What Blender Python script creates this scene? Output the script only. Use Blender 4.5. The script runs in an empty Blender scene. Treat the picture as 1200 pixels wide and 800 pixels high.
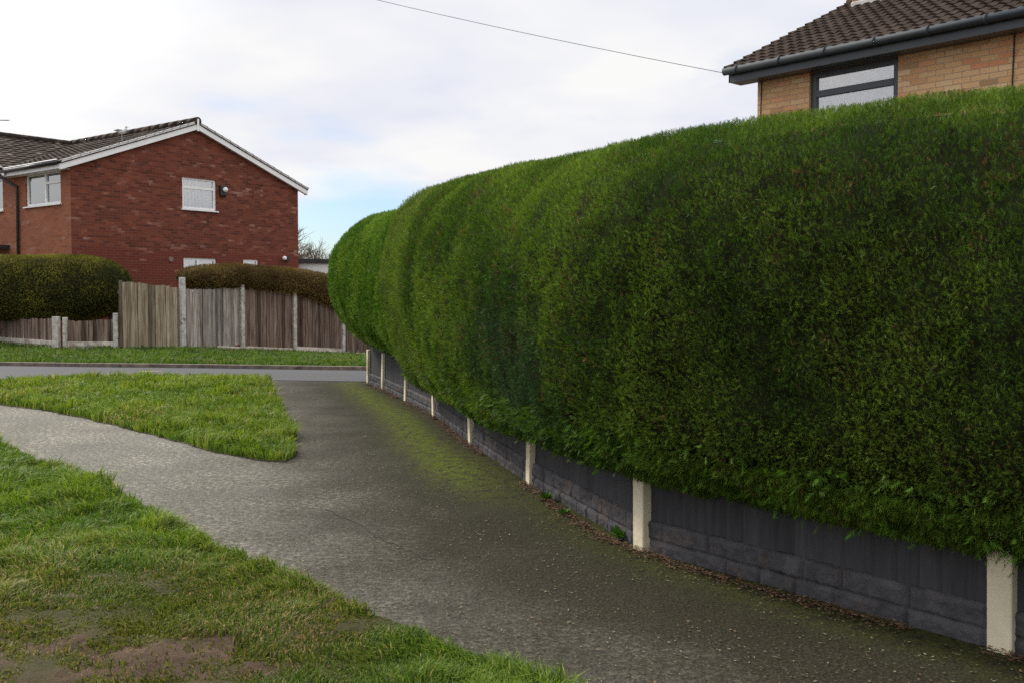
import bpy, bmesh, math, random
import numpy as np
from mathutils import Vector, Matrix
random.seed(7); RNG = np.random.default_rng(11)
scene = bpy.context.scene
COL = scene.collection
F = 1167.0; PITCH = -math.atan(50 / F); EYE = 1.25
CP, SP = math.cos(PITCH), math.sin(PITCH)

# ---------------------------------------------------------------- survey helpers (measured positions)
def ray(x, y):
    u = (x - 600) / F; v = (400 - y) / F
    return np.array([u, CP - v * SP, SP + v * CP])
def terrain(X, Y):
    u = np.asarray(X) * .637 + np.asarray(Y) * .77
    d = np.clip(u - 12.6, 0, 14)
    return -.075 * d * d / (d + .8)
def hit(x, y, z=0.0):
    r = ray(x, y); t = (z - EYE) / r[2]
    return np.array([r[0] * t, r[1] * t, z])
def hit_ground(x, y):
    r = ray(x, y); t = 1.0
    for _ in range(6000):
        t += .01
        if EYE + r[2] * t < terrain(r[0] * t, r[1] * t): break
    return np.array([r[0] * t, r[1] * t, float(terrain(r[0] * t, r[1] * t))])
def hit_plane(x, y, O, N):
    r = ray(x, y); c = np.array([0, 0, EYE]); t = np.dot(np.array(O) - c, N) / np.dot(r, N)
    return c + r * t
def at_depth(x, y, Y):
    r = ray(x, y); t = Y / r[1]
    return np.array([r[0] * t, Y, EYE + r[2] * t])

# ---------------------------------------------------------------- value noise
_P = RNG.random((64, 64, 64)).astype(np.float32)
def vnoise(x, y, z=0.0):
    x, y, z = np.broadcast_arrays(np.asarray(x, float), np.asarray(y, float), np.asarray(z, float))
    xi, yi, zi = np.floor(x).astype(int), np.floor(y).astype(int), np.floor(z).astype(int)
    fx, fy, fz = x - xi, y - yi, z - zi
    fx, fy, fz = [f * f * (3 - 2 * f) for f in (fx, fy, fz)]
    r = 0
    for a in (0, 1):
        for b in (0, 1):
            for c in (0, 1):
                w = (fx if a else 1 - fx) * (fy if b else 1 - fy) * (fz if c else 1 - fz)
                r = r + w * _P[(xi + a) & 63, (yi + b) & 63, (zi + c) & 63]
    return r
def fbm(x, y, z=0.0, o=3):
    s = 0; a = .5; k = 1.0; t = 0
    for i in range(o):
        s = s + a * vnoise(np.asarray(x) * k + 7.3 * i, np.asarray(y) * k + 3.1 * i, np.asarray(z) * k); t += a; a *= .5; k *= 2.03
    return s / t

# ---------------------------------------------------------------- object helpers
def tag(o, label=None, cat=None, group=None, kind=None):
    if label: o['label'] = label
    if cat: o['category'] = cat
    if group: o['group'] = group
    if kind: o['kind'] = kind
    return o
def empty(name, loc, label, cat, group=None):
    o = bpy.data.objects.new(name, None); COL.objects.link(o); o.location = loc
    o.empty_display_size = .1
    return tag(o, label, cat, group)
def link(name, me, mat, parent=None):
    o = bpy.data.objects.new(name, me); COL.objects.link(o)
    if mat is not None: me.materials.append(mat)
    if parent is not None:
        o.parent = parent
        off = Vector((0, 0, 0)); p = parent
        while p is not None: off += p.location; p = p.parent
        # geometry is written in world coordinates: shift it into the parent's frame
        me.transform(Matrix.Translation(-off))
    return o
class MB:
    def __init__(s): s.v = []; s.f = []; s.uv = []
    def quad(s, a, b, c, d, uv=None):
        n = len(s.v); s.v += [tuple(a), tuple(b), tuple(c), tuple(d)]; s.f.append((n, n+1, n+2, n+3)); s.uv.append(uv or [(0,0)]*4); return s
    def tri(s, a, b, c, uv=None):
        n = len(s.v); s.v += [tuple(a), tuple(b), tuple(c)]; s.f.append((n, n+1, n+2)); s.uv.append(uv or [(0,0)]*3); return s
    def box(s, o, ax, ay, az):
        o, ax, ay, az = [np.array(q, float) for q in (o, ax, ay, az)]
        lx, ly, lz = [np.linalg.norm(q) for q in (ax, ay, az)]
        P = lambda i, j, k: o + ax*i + ay*j + az*k
        def q(a, b, c, d, w, h): s.quad(a, b, c, d, [(0,0),(w,0),(w,h),(0,h)])
        q(P(0,0,0), P(0,1,0), P(1,1,0), P(1,0,0), ly, lx); q(P(0,0,1), P(1,0,1), P(1,1,1), P(0,1,1), lx, ly)
        q(P(0,0,0), P(1,0,0), P(1,0,1), P(0,0,1), lx, lz); q(P(0,1,0), P(0,1,1), P(1,1,1), P(1,1,0), lz, lx)
        q(P(0,0,0), P(0,0,1), P(0,1,1), P(0,1,0), lz, ly); q(P(1,0,0), P(1,1,0), P(1,1,1), P(1,0,1), ly, lz)
        return s
    def tube(s, pts, r, n=8, cap=True):
        pts = [np.array(p, float) for p in pts]; rs = r if hasattr(r, '__len__') else [r]*len(pts)
        rings = []
        for i, p in enumerate(pts):
            t = pts[min(i+1, len(pts)-1)] - pts[max(i-1, 0)]; t = t / (np.linalg.norm(t) + 1e-9)
            a = np.cross(t, [0, 0, 1.0])
            if np.linalg.norm(a) < .05: a = np.cross(t, [1.0, 0, 0])
            a /= np.linalg.norm(a); b = np.cross(t, a)
            rings.append(len(s.v))
            for k in range(n):
                w = 2*math.pi*k/n; s.v.append(tuple(p + rs[i]*(a*math.cos(w) + b*math.sin(w))))
        for i in range(len(pts)-1):
            for k in range(n):
                k2 = (k+1) % n
                s.f.append((rings[i]+k, rings[i]+k2, rings[i+1]+k2, rings[i+1]+k)); s.uv.append([(0,0)]*4)
        if cap and n > 2:
            s.f.append(tuple(rings[0]+k for k in reversed(range(n)))); s.uv.append([(0,0)]*n)
            s.f.append(tuple(rings[-1]+k for k in range(n))); s.uv.append([(0,0)]*n)
        return s
    def ball(s, c, r, n=10, m=6):
        c = np.array(c, float); r = np.array(r if hasattr(r, '__len__') else [r]*3, float)
        for j in range(m):
            for k in range(n):
                P = lambda a, b: c + r*np.array([math.sin(math.pi*a/m)*math.cos(2*math.pi*b/n), math.sin(math.pi*a/m)*math.sin(2*math.pi*b/n), math.cos(math.pi*a/m)])
                s.quad(P(j, k), P(j+1, k), P(j+1, k+1), P(j, k+1))
        return s
    def build(s, name, mat, parent=None, smooth=False, bevel=0, fix=True):
        me = bpy.data.meshes.new(name); me.from_pydata(s.v, [], s.f)
        ul = me.uv_layers.new(name='UVMap'); flat = [c for u in s.uv for p in u for c in p]
        if len(flat) == 2*len(me.loops): ul.data.foreach_set('uv', flat)
        bm = bmesh.new(); bm.from_mesh(me)
        bmesh.ops.remove_doubles(bm, verts=bm.verts, dist=1e-5)
        if fix: bmesh.ops.recalc_face_normals(bm, faces=bm.faces)
        bm.to_mesh(me); bm.free()
        if smooth: me.polygons.foreach_set('use_smooth', [True]*len(me.polygons))
        o = link(name, me, mat, parent)
        if bevel:
            m = o.modifiers.new('bevel', 'BEVEL'); m.width = bevel; m.segments = 2; m.limit_method = 'ANGLE'
        return o
def raw_mesh(name, V, faces, mat, parent=None, col=None, fd=None, smooth=False):
    """V (n,3), faces (m,k) with constant k; built with foreach_set."""
    V = np.asarray(V, np.float32); Fc = np.asarray(faces, np.int32); m, k = Fc.shape
    me = bpy.data.meshes.new(name)
    me.vertices.add(len(V)); me.vertices.foreach_set('co', V.ravel())
    me.loops.add(m*k); me.loops.foreach_set('vertex_index', Fc.ravel())
    me.polygons.add(m); me.polygons.foreach_set('loop_start', np.arange(0, m*k, k, dtype=np.int32))
    me.polygons.foreach_set('use_smooth', np.full(m, smooth))
    me.update(calc_edges=True)
    if col is not None:
        at = me.attributes.new('Tint', 'FLOAT_COLOR', 'POINT')
        c = np.ones((len(V), 4), np.float32); c[:, :3] = col; at.data.foreach_set('color', c.ravel())
    if fd is not None:
        for key, arr in fd.items():
            at = me.attributes.new(key, 'FLOAT', 'POINT'); at.data.foreach_set('value', np.asarray(arr, np.float32).ravel())
    return link(name, me, mat, parent)

# ---------------------------------------------------------------- materials
def new_mat(name):
    m = bpy.data.materials.new(name); m.use_nodes = True; nt = m.node_tree; nt.nodes.clear()
    out = nt.nodes.new('ShaderNodeOutputMaterial'); p = nt.nodes.new('ShaderNodeBsdfPrincipled')
    nt.links.new(p.outputs[0], out.inputs[0]); return m, nt, p, out
class NT:
    def __init__(s, nt): s.nt = nt; s._tc = None
    def n(s, t, **kw):
        x = s.nt.nodes.new(t)
        for k, v in kw.items(): setattr(x, k, v)
        return x
    def set(s, node, **kw):
        for k, v in kw.items():
            k = k.replace('_', ' ')
            if hasattr(v, 'is_output') or isinstance(v, bpy.types.NodeSocket): s.nt.links.new(v, node.inputs[k])
            else: node.inputs[k].default_value = v
        return node
    def coord(s, which='Object'):
        if s._tc is None: s._tc = s.n('ShaderNodeTexCoord')
        return s._tc.outputs[which]
    def noise(s, vec, scale, detail=4, rough=.55, out='Fac', stretch=None):
        if stretch is not None:
            mp = s.n('ShaderNodeMapping'); s.nt.links.new(vec, mp.inputs[0]); mp.inputs['Scale'].default_value = stretch; vec = mp.outputs[0]
        t = s.n('ShaderNodeTexNoise'); s.nt.links.new(vec, t.inputs['Vector']); t.inputs['Scale'].default_value = scale
        t.inputs['Detail'].default_value = detail; t.inputs['Roughness'].default_value = rough; return t.outputs[out]
    def ramp(s, fac, stops, interp='LINEAR'):
        r = s.n('ShaderNodeValToRGB'); cr = r.color_ramp; cr.interpolation = interp
        while len(cr.elements) < len(stops): cr.elements.new(.5)
        for e, (p, c) in zip(cr.elements, stops):
            e.position = p; e.color = (*c, 1) if hasattr(c, '__len__') else (c, c, c, 1)
        s.nt.links.new(fac, r.inputs[0]); return r.outputs[0]
    def mix(s, f, a, b, mode='MIX'):
        m = s.n('ShaderNodeMix', data_type='RGBA', blend_type=mode)
        for i, v in ((0, f), (6, a), (7, b)):
            if isinstance(v, bpy.types.NodeSocket): s.nt.links.new(v, m.inputs[i])
            else: m.inputs[i].default_value = v if i == 0 else ((*v, 1) if len(v) == 3 else v)
        return m.outputs[2]
    def math(s, op, a, b=0.0, c=None):
        m = s.n('ShaderNodeMath', operation=op)
        for i, v in enumerate((a, b) if c is None else (a, b, c)):
            if isinstance(v, bpy.types.NodeSocket): s.nt.links.new(v, m.inputs[i])
            else: m.inputs[i].default_value = v
        return m.outputs[0]
    def bump(s, h, strength, dist, p):
        b = s.n('ShaderNodeBump'); b.inputs['Strength'].default_value = strength; b.inputs['Distance'].default_value = dist
        s.nt.links.new(h, b.inputs['Height']); s.nt.links.new(b.outputs[0], p.inputs['Normal'])
def simple(name, c, rough=.6, var=.15, scale=6, metal=0, bump=0, spec=.5, stretch=None, dirt=None):
    m, nt, p, out = new_mat(name); g = NT(nt)
    f = g.noise(g.coord(), scale, 5, .6, stretch=stretch)
    lo = tuple(max(0, q*(1-var*1.6)) for q in c); hi = tuple(q*(1+var) for q in c)
    col = g.ramp(f, [(.3, lo), (.7, hi)])
    if dirt:
        col = g.mix(g.ramp(g.noise(g.coord(), scale*.6, 6, .7), [(.52, 0), (.68, 1)]), col, dirt)
    nt.links.new(col, p.inputs['Base Color'])
    p.inputs['Roughness'].default_value = rough; p.inputs['Metallic'].default_value = metal; p.inputs['Specular IOR Level'].default_value = spec
    if bump: g.bump(g.noise(g.coord(), scale*5, 5, .6), bump, .01, p)
    return m
def leafy(name, trans=.25, rough=.65, spec=.14):
    m, nt, p, out = new_mat(name); g = NT(nt)
    a = g.n('ShaderNodeAttribute', attribute_name='Tint')
    nt.links.new(a.outputs['Color'], p.inputs['Base Color']); p.inputs['Roughness'].default_value = rough; p.inputs['Specular IOR Level'].default_value = spec
    t = g.n('ShaderNodeBsdfTranslucent'); nt.links.new(g.mix(1.0, a.outputs['Color'], (1.25, 1.35, .6), 'MULTIPLY'), t.inputs[0])
    mx = g.n('ShaderNodeMixShader'); mx.inputs[0].default_value = trans
    nt.links.new(p.outputs[0], mx.inputs[1]); nt.links.new(t.outputs[0], mx.inputs[2]); nt.links.new(mx.outputs[0], out.inputs[0]); return m
def brick(name, cols, mortar, band=None, light=None, msize=.011):
    """cols: ramp stops of per-brick colours, read from random value per brick."""
    m, nt, p, out = new_mat(name); g = NT(nt); uv = g.coord('UV')
    b = g.n('ShaderNodeTexBrick'); nt.links.new(uv, b.inputs['Vector'])
    for k, v in (('Scale', 1.0), ('Mortar Size', msize/2), ('Mortar Smooth', .15), ('Bias', 0.0), ('Brick Width', .225), ('Row Height', .075)): b.inputs[k].default_value = v
    b.inputs['Color1'].default_value = (0,0,0,1); b.inputs['Color2'].default_value = (1,1,1,1); b.inputs['Mortar'].default_value = (.5,.5,.5,1)
    c = g.ramp(b.outputs['Color'], cols)
    big = g.noise(uv, .9, 3, .5, stretch=(1, 1.6, 1))
    c = g.mix(g.ramp(big, [(.35, .0), (.7, .35)]), c, (cols[0][1][0]*.75, cols[0][1][1]*.7, cols[0][1][2]*.7))
    grain = g.noise(uv, 60, 4, .6)
    c = g.mix(.5, c, g.ramp(grain, [(.3, .55), (.7, 1.0)]), 'MULTIPLY')
    sx = g.n('ShaderNodeSeparateXYZ'); nt.links.new(uv, sx.inputs[0])
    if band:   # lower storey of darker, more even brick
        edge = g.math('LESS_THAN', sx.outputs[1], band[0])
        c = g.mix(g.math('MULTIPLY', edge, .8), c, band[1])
    if light:  # pale weathered bricks, by patches
        pm = g.math('MULTIPLY', g.ramp(g.noise(uv, 1.7, 4, .6, stretch=(.7, 1.6, 1)), [(.53, 0), (.66, .8)]), g.ramp(b.outputs['Color'], [(.66, 0), (.74, 1)]))
        c = g.mix(pm, c, light)
    c = g.mix(b.outputs['Fac'], c, mortar)
    nt.links.new(c, p.inputs['Base Color']); p.inputs['Roughness'].default_value = .9; p.inputs['Specular IOR Level'].default_value = .2
    h = g.math('ADD', g.math('MULTIPLY', g.math('SUBTRACT', 1.0, b.outputs['Fac']), 1.0), g.math('MULTIPLY', grain, .4))
    g.bump(h, .7, .008, p)
    return m

M = {}
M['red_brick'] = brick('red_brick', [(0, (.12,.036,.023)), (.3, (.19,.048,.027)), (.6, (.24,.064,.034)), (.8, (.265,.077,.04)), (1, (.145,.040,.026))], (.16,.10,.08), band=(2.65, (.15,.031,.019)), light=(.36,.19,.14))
M['sun_tinted_brick'] = brick('sun_tinted_brick', [(0, (.29,.090,.046)), (.5, (.40,.14,.072)), (1, (.34,.11,.058))], (.25,.17,.12), light=(.36,.22,.16))  # brick raised in colour so the front wall looks sunlit beside the gable
M['tan_brick'] = brick('tan_brick', [(0, (.70,.41,.19)), (.3, (.80,.51,.26)), (.5, (.64,.34,.16)), (.7, (.84,.60,.35)), (.84, (.78,.31,.15)), (1, (.44,.28,.14))], (.44,.30,.20), msize=.013)
M['chimney_brick'] = brick('chimney_brick', [(0, (.35,.17,.09)), (1, (.45,.25,.13))], (.5,.45,.38))
M['white_plastic'] = simple('white_plastic', (.86,.86,.84), .35, .04, 3)
M['white_paint'] = simple('white_paint', (.86,.86,.85), .5, .05, 2)
M['black_plastic'] = simple('black_plastic', (.02,.02,.022), .4, .1)
M['grey_plastic'] = simple('grey_plastic', (.045,.053,.062), .38, .12, 2)
M['gutter_grey'] = simple('gutter_grey', (.04,.048,.056), .6, .1, 2, spec=.15)
M['felt'] = simple('felt', (.03,.03,.032), .8, .2)
M['render'] = simple('render', (.7,.7,.66), .8, .08)
M['mortar_white'] = simple('mortar_white', (.62,.60,.55), .9, .2, 9, bump=.5)
M['bark'] = simple('bark', (.08,.06,.045), .9, .3, 14, bump=.6)
M['blind'] = simple('blind', (.74,.76,.76), .7, .06, 3)
M['room'] = simple('room', (.06,.06,.06), .9, .2)
M['cable'] = simple('cable', (.015,.015,.015), .6, .1)
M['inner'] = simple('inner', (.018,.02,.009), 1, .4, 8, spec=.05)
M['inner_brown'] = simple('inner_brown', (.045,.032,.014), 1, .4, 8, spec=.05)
M['leaf'] = leafy('leaf'); M['grass'] = leafy('grass', .3, .6, .16); M['dry_leaf'] = leafy('dry_leaf', .05, .75, .2); M['far_leaf'] = leafy('far_leaf', .12, .8, .1)
def glass():
    m, nt, p, out = new_mat('glass')
    p.inputs['Base Color'].default_value = (.02,.025,.03,1); p.inputs['Roughness'].default_value = .03
    g = NT(nt); tr = g.n('ShaderNodeBsdfTransparent'); gl = g.n('ShaderNodeBsdfGlossy'); gl.inputs['Roughness'].default_value = .02
    fr = g.n('ShaderNodeFresnel'); fr.inputs[0].default_value = 1.5
    mx = g.n('ShaderNodeMixShader'); nt.links.new(g.math('ADD', g.math('MULTIPLY', fr.outputs[0], 1.5), .32), mx.inputs[0])
    nt.links.new(tr.outputs[0], mx.inputs[1]); nt.links.new(gl.outputs[0], mx.inputs[2]); nt.links.new(mx.outputs[0], out.inputs[0]); return m
M['glass'] = glass()
def tiles(name, base, lich, amt):
    m, nt, p, out = new_mat(name); g = NT(nt)
    a = g.n('ShaderNodeAttribute', attribute_name='Tint')
    c = g.mix(1.0, a.outputs['Color'], base, 'MULTIPLY')
    c = g.mix(g.ramp(g.noise(g.coord(), 2.2, 6, .7), [(.60-amt, 0), (.72-amt, .75)]), c, lich)
    c = g.mix(g.ramp(g.noise(g.coord(), 14, 4, .7), [(.64, 0), (.74, .5)]), c, (.07,.07,.03))
    nt.links.new(c, p.inputs['Base Color']); p.inputs['Roughness'].default_value = .9; p.inputs['Specular IOR Level'].default_value = .08
    g.bump(g.noise(g.coord(), 60, 4, .6), .4, .006, p); return m
M['tiles_far'] = tiles('tiles_far', (.040,.030,.024), (.26,.20,.16), .05)
M['tiles_near'] = tiles('tiles_near', (.052,.037,.028), (.11,.08,.06), .02)
def fence_wood(name, base, dark, light):
    m, nt, p, out = new_mat(name); g = NT(nt)
    a = g.n('ShaderNodeAttribute', attribute_name='Tint')
    c = g.ramp(g.noise(g.coord(), 5, 5, .65, stretch=(6, 6, .35)), [(.28, dark), (.5, base), (.75, light)])
    c = g.mix(1.0, c, a.outputs['Color'], 'MULTIPLY')
    nt.links.new(c, p.inputs['Base Color']); p.inputs['Roughness'].default_value = .85; p.inputs['Specular IOR Level'].default_value = .12
    g.bump(g.noise(g.coord(), 40, 4, .6, stretch=(1, 1, .1)), .5, .004, p); return m
M['old_wood'] = fence_wood('old_wood', (.25,.225,.195), (.07,.055,.045), (.42,.385,.34))
M['brown_wood'] = fence_wood('brown_wood', (.15,.105,.08), (.05,.03,.022), (.29,.24,.21))
M['gold_wood'] = fence_wood('gold_wood', (.26,.215,.145), (.10,.07,.045), (.42,.38,.31))
M['painted_wood'] = fence_wood('painted_wood', (.060,.059,.063), (.042,.041,.044), (.078,.077,.081))
M['cream_post'] = simple('cream_post', (.74,.66,.47), .8, .08, 5, spec=.2, bump=.25, dirt=(.36,.31,.21))
M['grey_post'] = simple('grey_post', (.52,.49,.43), .9, .25, 9, bump=.5, dirt=(.17,.15,.12))
M['pale_board'] = simple('pale_board', (.60,.54,.46), .9, .25, 5, bump=.5, dirt=(.2,.15,.11))
M['peeling_post'] = simple('peeling_post', (.52,.50,.46), .9, .2, 12, bump=.5, dirt=(.12,.10,.08))
M['painted_block'] = simple('painted_block', (.080,.077,.082), .85, .25, 9, spec=.12, bump=.9, dirt=(.125,.10,.085))
def soil():
    m, nt, p, out = new_mat('soil'); g = NT(nt)
    c = g.ramp(g.noise(g.coord(), 3, 6, .65), [(.3, (.055,.037,.024)), (.5, (.09,.062,.043)), (.72, (.125,.092,.068))])
    c = g.mix(g.ramp(g.noise(g.coord(), 1.1, 5, .6), [(.45, .15), (.65, .9)]), c, (.045,.05,.018))
    nt.links.new(c, p.inputs['Base Color']); p.inputs['Roughness'].default_value = .85; p.inputs['Specular IOR Level'].default_value = .3
    g.bump(g.noise(g.coord(), 9, 8, .7), 1.0, .05, p); return m
M['soil'] = soil()
def mud():
    m, nt, p, out = new_mat('mud'); g = NT(nt); a = g.n('ShaderNodeAttribute', attribute_name='mud')
    c1 = g.ramp(g.noise(g.coord(), 4, 6, .65), [(.3, (.045,.042,.015)), (.7, (.085,.078,.030))])
    c2 = g.ramp(g.noise(g.coord(), 5, 6, .65), [(.3, (.055,.034,.020)), (.7, (.135,.088,.058))])
    c = g.mix(g.math('MINIMUM', g.math('MULTIPLY', a.outputs['Fac'], 1.4), 1.0), c1, c2)
    nt.links.new(c, p.inputs['Base Color']); p.inputs['Roughness'].default_value = .85; p.inputs['Specular IOR Level'].default_value = .12
    g.bump(g.noise(g.coord(), 12, 8, .75), 1.0, .04, p); return m
M['mud'] = mud()
def tarmac():
    m, nt, p, out = new_mat('tarmac_path'); g = NT(nt); oc = g.coord()
    fd = g.n('ShaderNodeAttribute', attribute_name='fence_distance').outputs['Fac']
    ms = g.n('ShaderNodeAttribute', attribute_name='moss').outputs['Fac']
    grit = g.noise(oc, 75, 6, .75)
    grit2 = g.noise(oc, 30, 5, .8); gg = g.math('ADD', g.math('MULTIPLY', grit, .5), g.math('MULTIPLY', grit2, .5))
    c = g.ramp(gg, [(.40, (.05,.046,.038)), (.47, (.15,.14,.12)), (.54, (.25,.235,.20)), (.62, (.52,.50,.43))])
    vo = g.n('ShaderNodeTexVoronoi'); nt.links.new(oc, vo.inputs['Vector']); vo.inputs['Scale'].default_value = 85
    c = g.mix(.65, c, g.ramp(vo.outputs['Distance'], [(.1, 1.0), (.6, .55)]), 'MULTIPLY')
    # flattened pale lichen
    lm = g.ramp(g.noise(oc, 26, 5, .8), [(.52, 0), (.60, 1)]); lm2 = g.ramp(g.noise(oc, 1.3, 3, .5), [(.40, .1), (.62, .85)])
    c = g.mix(g.math('MULTIPLY', lm, lm2), c, (.52,.50,.38))
    c = g.mix(g.ramp(g.noise(oc, .8, 4, .6), [(.35, .35), (.65, 0)]), c, (.09,.082,.068))
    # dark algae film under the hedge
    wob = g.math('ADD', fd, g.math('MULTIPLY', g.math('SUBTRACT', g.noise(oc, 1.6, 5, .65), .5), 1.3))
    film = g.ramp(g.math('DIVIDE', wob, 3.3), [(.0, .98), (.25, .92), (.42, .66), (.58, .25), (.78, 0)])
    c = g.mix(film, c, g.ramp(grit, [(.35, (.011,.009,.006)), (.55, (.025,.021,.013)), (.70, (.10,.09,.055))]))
    # moss
    gm = g.math('MULTIPLY', ms, g.ramp(g.noise(oc, 10, 6, .8), [(.40, .0), (.52, 1)]))
    c = g.mix(g.math('MINIMUM', gm, .95), c, g.ramp(g.noise(oc, 40, 4, .7), [(.3, (.034,.048,.006)), (.7, (.115,.145,.012))]))
    # crack lines
    nt.links.new(c, p.inputs['Base Color']); p.inputs['Roughness'].default_value = .9; p.inputs['Specular IOR Level'].default_value = .08
    g.bump(g.math('ADD', g.math('MULTIPLY', grit, .7), g.math('MULTIPLY', vo.outputs['Distance'], -.6)), .65, .010, p); return m
M['path'] = tarmac()
def road_mat():
    m, nt, p, out = new_mat('road_asphalt'); g = NT(nt); oc = g.coord()
    c = g.ramp(g.noise(oc, 45, 6, .7), [(.35, (.052,.053,.057)), (.65, (.105,.106,.109))])
    c = g.mix(g.ramp(g.noise(oc, .6, 4, .6, stretch=(.3, 2, 1)), [(.4, .35), (.65, 0)]), c, (.06,.06,.064))
    nt.links.new(c, p.inputs['Base Color']); p.inputs['Roughness'].default_value = .85; p.inputs['Specular IOR Level'].default_value = .15
    g.bump(g.noise(oc, 60, 4, .7), .4, .008, p); return m
M['road'] = road_mat()
M['kerb'] = simple('kerb', (.16,.125,.10), .9, .3, 6, bump=.5, dirt=(.05,.04,.03))
M['yellow_mark'] = simple('yellow_mark', (.30,.26,.09), .8, .4, 9)
M['bird_white'] = simple('bird_white', (.75,.75,.74), .8, .05); M['bird_grey'] = simple('bird_grey', (.35,.37,.40), .8, .1); M['bird_beak'] = simple('bird_beak', (.6,.4,.08), .6, .1)
M['steel'] = simple('steel', (.25,.25,.26), .45, .1, metal=.6)

UP0 = np.array([0, 0, .003]); M['crack'] = simple('crack', (.018,.015,.012), .9, .2)
# ---------------------------------------------------------------- near fence line
FP = [hit(*q) for q in ((1177,762),(755,643),(624,567),(555,520),(511,487),(477,469),(450,456),(433,449))]
ext = FP[0] + (FP[0]-FP[1]) * 1.0 + np.array([.10, -.05, 0]); ext2 = ext + (ext-FP[0])*1.0
FULL = [ext2, ext] + FP                        # nearest the camera first
cp = [FULL[0]*2-FULL[1]] + FULL + [FULL[-1]*2-FULL[-2]]
def catmull(P, n=24):
    out = []
    for i in range(1, len(P)-2):
        for k in range(n):
            t = k/n; a, b, c, d = P[i-1], P[i], P[i+1], P[i+2]
            out.append(.5*((2*b)+(-a+c)*t+(2*a-5*b+4*c-d)*t*t+(-a+3*b-3*c+d)*t**3))
    out.append(P[-2]); return np.array(out)
CL = catmull(cp); CL[:, 2] = 0
seg = np.linalg.norm(np.diff(CL, axis=0), axis=1); ARC = np.concatenate([[0], np.cumsum(seg)]); LEN = ARC[-1]
def cl(s):
    s = np.asarray(s, float); sc = np.clip(s, 0, LEN)
    x = np.interp(sc, ARC, CL[:, 0]); y = np.interp(sc, ARC, CL[:, 1])
    e = .25; s0 = np.clip(sc-e, 0, LEN); s1 = np.clip(sc+e, 0, LEN)
    tx = np.interp(s1, ARC, CL[:, 0])-np.interp(s0, ARC, CL[:, 0]); ty = np.interp(s1, ARC, CL[:, 1])-np.interp(s0, ARC, CL[:, 1])
    L = np.hypot(tx, ty); tx /= L; ty /= L
    over = s - sc; return x+tx*over, y+ty*over, tx, ty
def arc_of(p): return ARC[np.argmin(np.hypot(CL[:,0]-p[0], CL[:,1]-p[1]))]
SF = [arc_of(p) for p in FP]                   # arc length of post 0..7
def fence_dist(X, Y):
    X = np.asarray(X, float).ravel(); Y = np.asarray(Y, float).ravel(); best = np.full(X.shape, 1e9); sg = np.ones(X.shape); ss = np.zeros(X.shape)
    S = np.linspace(0, LEN, 160); cx, cy, tx, ty = cl(S)
    for i in range(len(S)):
        dx = X-cx[i]; dy = Y-cy[i]; d = np.hypot(dx, dy); m = d < best
        best[m] = d[m]; sg[m] = np.sign(-ty[i]*dx[m]+tx[i]*dy[m]); ss[m] = S[i]
    return best*sg, ss                          # positive on the path side

# ---------------------------------------------------------------- ground, path, road
def grid_sheet(name, xs, ys, zf, mat, keep=None, kind='structure', attrs=None):
    X, Y = np.meshgrid(xs, ys); n, m = X.shape; Z = zf(X, Y)
    V = np.stack([X.ravel(), Y.ravel(), np.asarray(Z).ravel()], 1); idx = np.arange(n*m).reshape(n, m)
    Fc = np.stack([idx[:-1,:-1], idx[:-1,1:], idx[1:,1:], idx[1:,:-1]], -1).reshape(-1, 4)
    if keep is not None:
        k = keep(V[Fc].mean(1)); Fc = Fc[k]
    o = raw_mesh(name, V, Fc, mat, fd=attrs(V) if attrs else None, smooth=True); tag(o, kind=kind); return o
far = [30, 40, 60, 90, 140, 220, 400, 800]
gx = np.array(sorted([-f for f in far]+list(np.arange(-24, 24.1, 1))+far)); gy = np.array(sorted([-f for f in far]+list(np.arange(-24, 24.1, 1))+[26,28]+far))
grid_sheet('ground', gx, gy, lambda X, Y: terrain(X, Y)-.04, M['soil'])
def path_attrs(V):
    d, s = fence_dist(V[:,0], V[:,1])
    a = np.clip((s-SF[2]+.8)/1.5, 0, 1)          # strength along the fence
    lo = np.interp(s, [SF[0], SF[2], SF[4], SF[7]], [.35, .45, .55, .45]); c = np.interp(s, [SF[0], SF[3], SF[5], SF[7]], [.40, .42, .40, .34])
    band = np.exp(-((d-c)/.20)**2) * a * np.interp(s, [SF[6], LEN], [1, .6])
    thin = np.exp(-(np.maximum(d-.12, 0)/.16)**2) * .62 * np.clip((SF[3]-s)/1.0, 0, 1)
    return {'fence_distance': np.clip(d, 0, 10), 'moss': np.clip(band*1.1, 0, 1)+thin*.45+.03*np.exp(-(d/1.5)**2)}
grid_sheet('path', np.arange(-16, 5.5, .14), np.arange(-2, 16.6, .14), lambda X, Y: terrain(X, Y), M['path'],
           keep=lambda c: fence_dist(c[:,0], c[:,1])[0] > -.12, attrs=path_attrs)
def smooth_poly(P, n=8):
    P = [np.array(p, float) for p in P]; return catmull([P[0]*2-P[1]]+P+[P[-1]*2-P[-2]], n)
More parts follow.
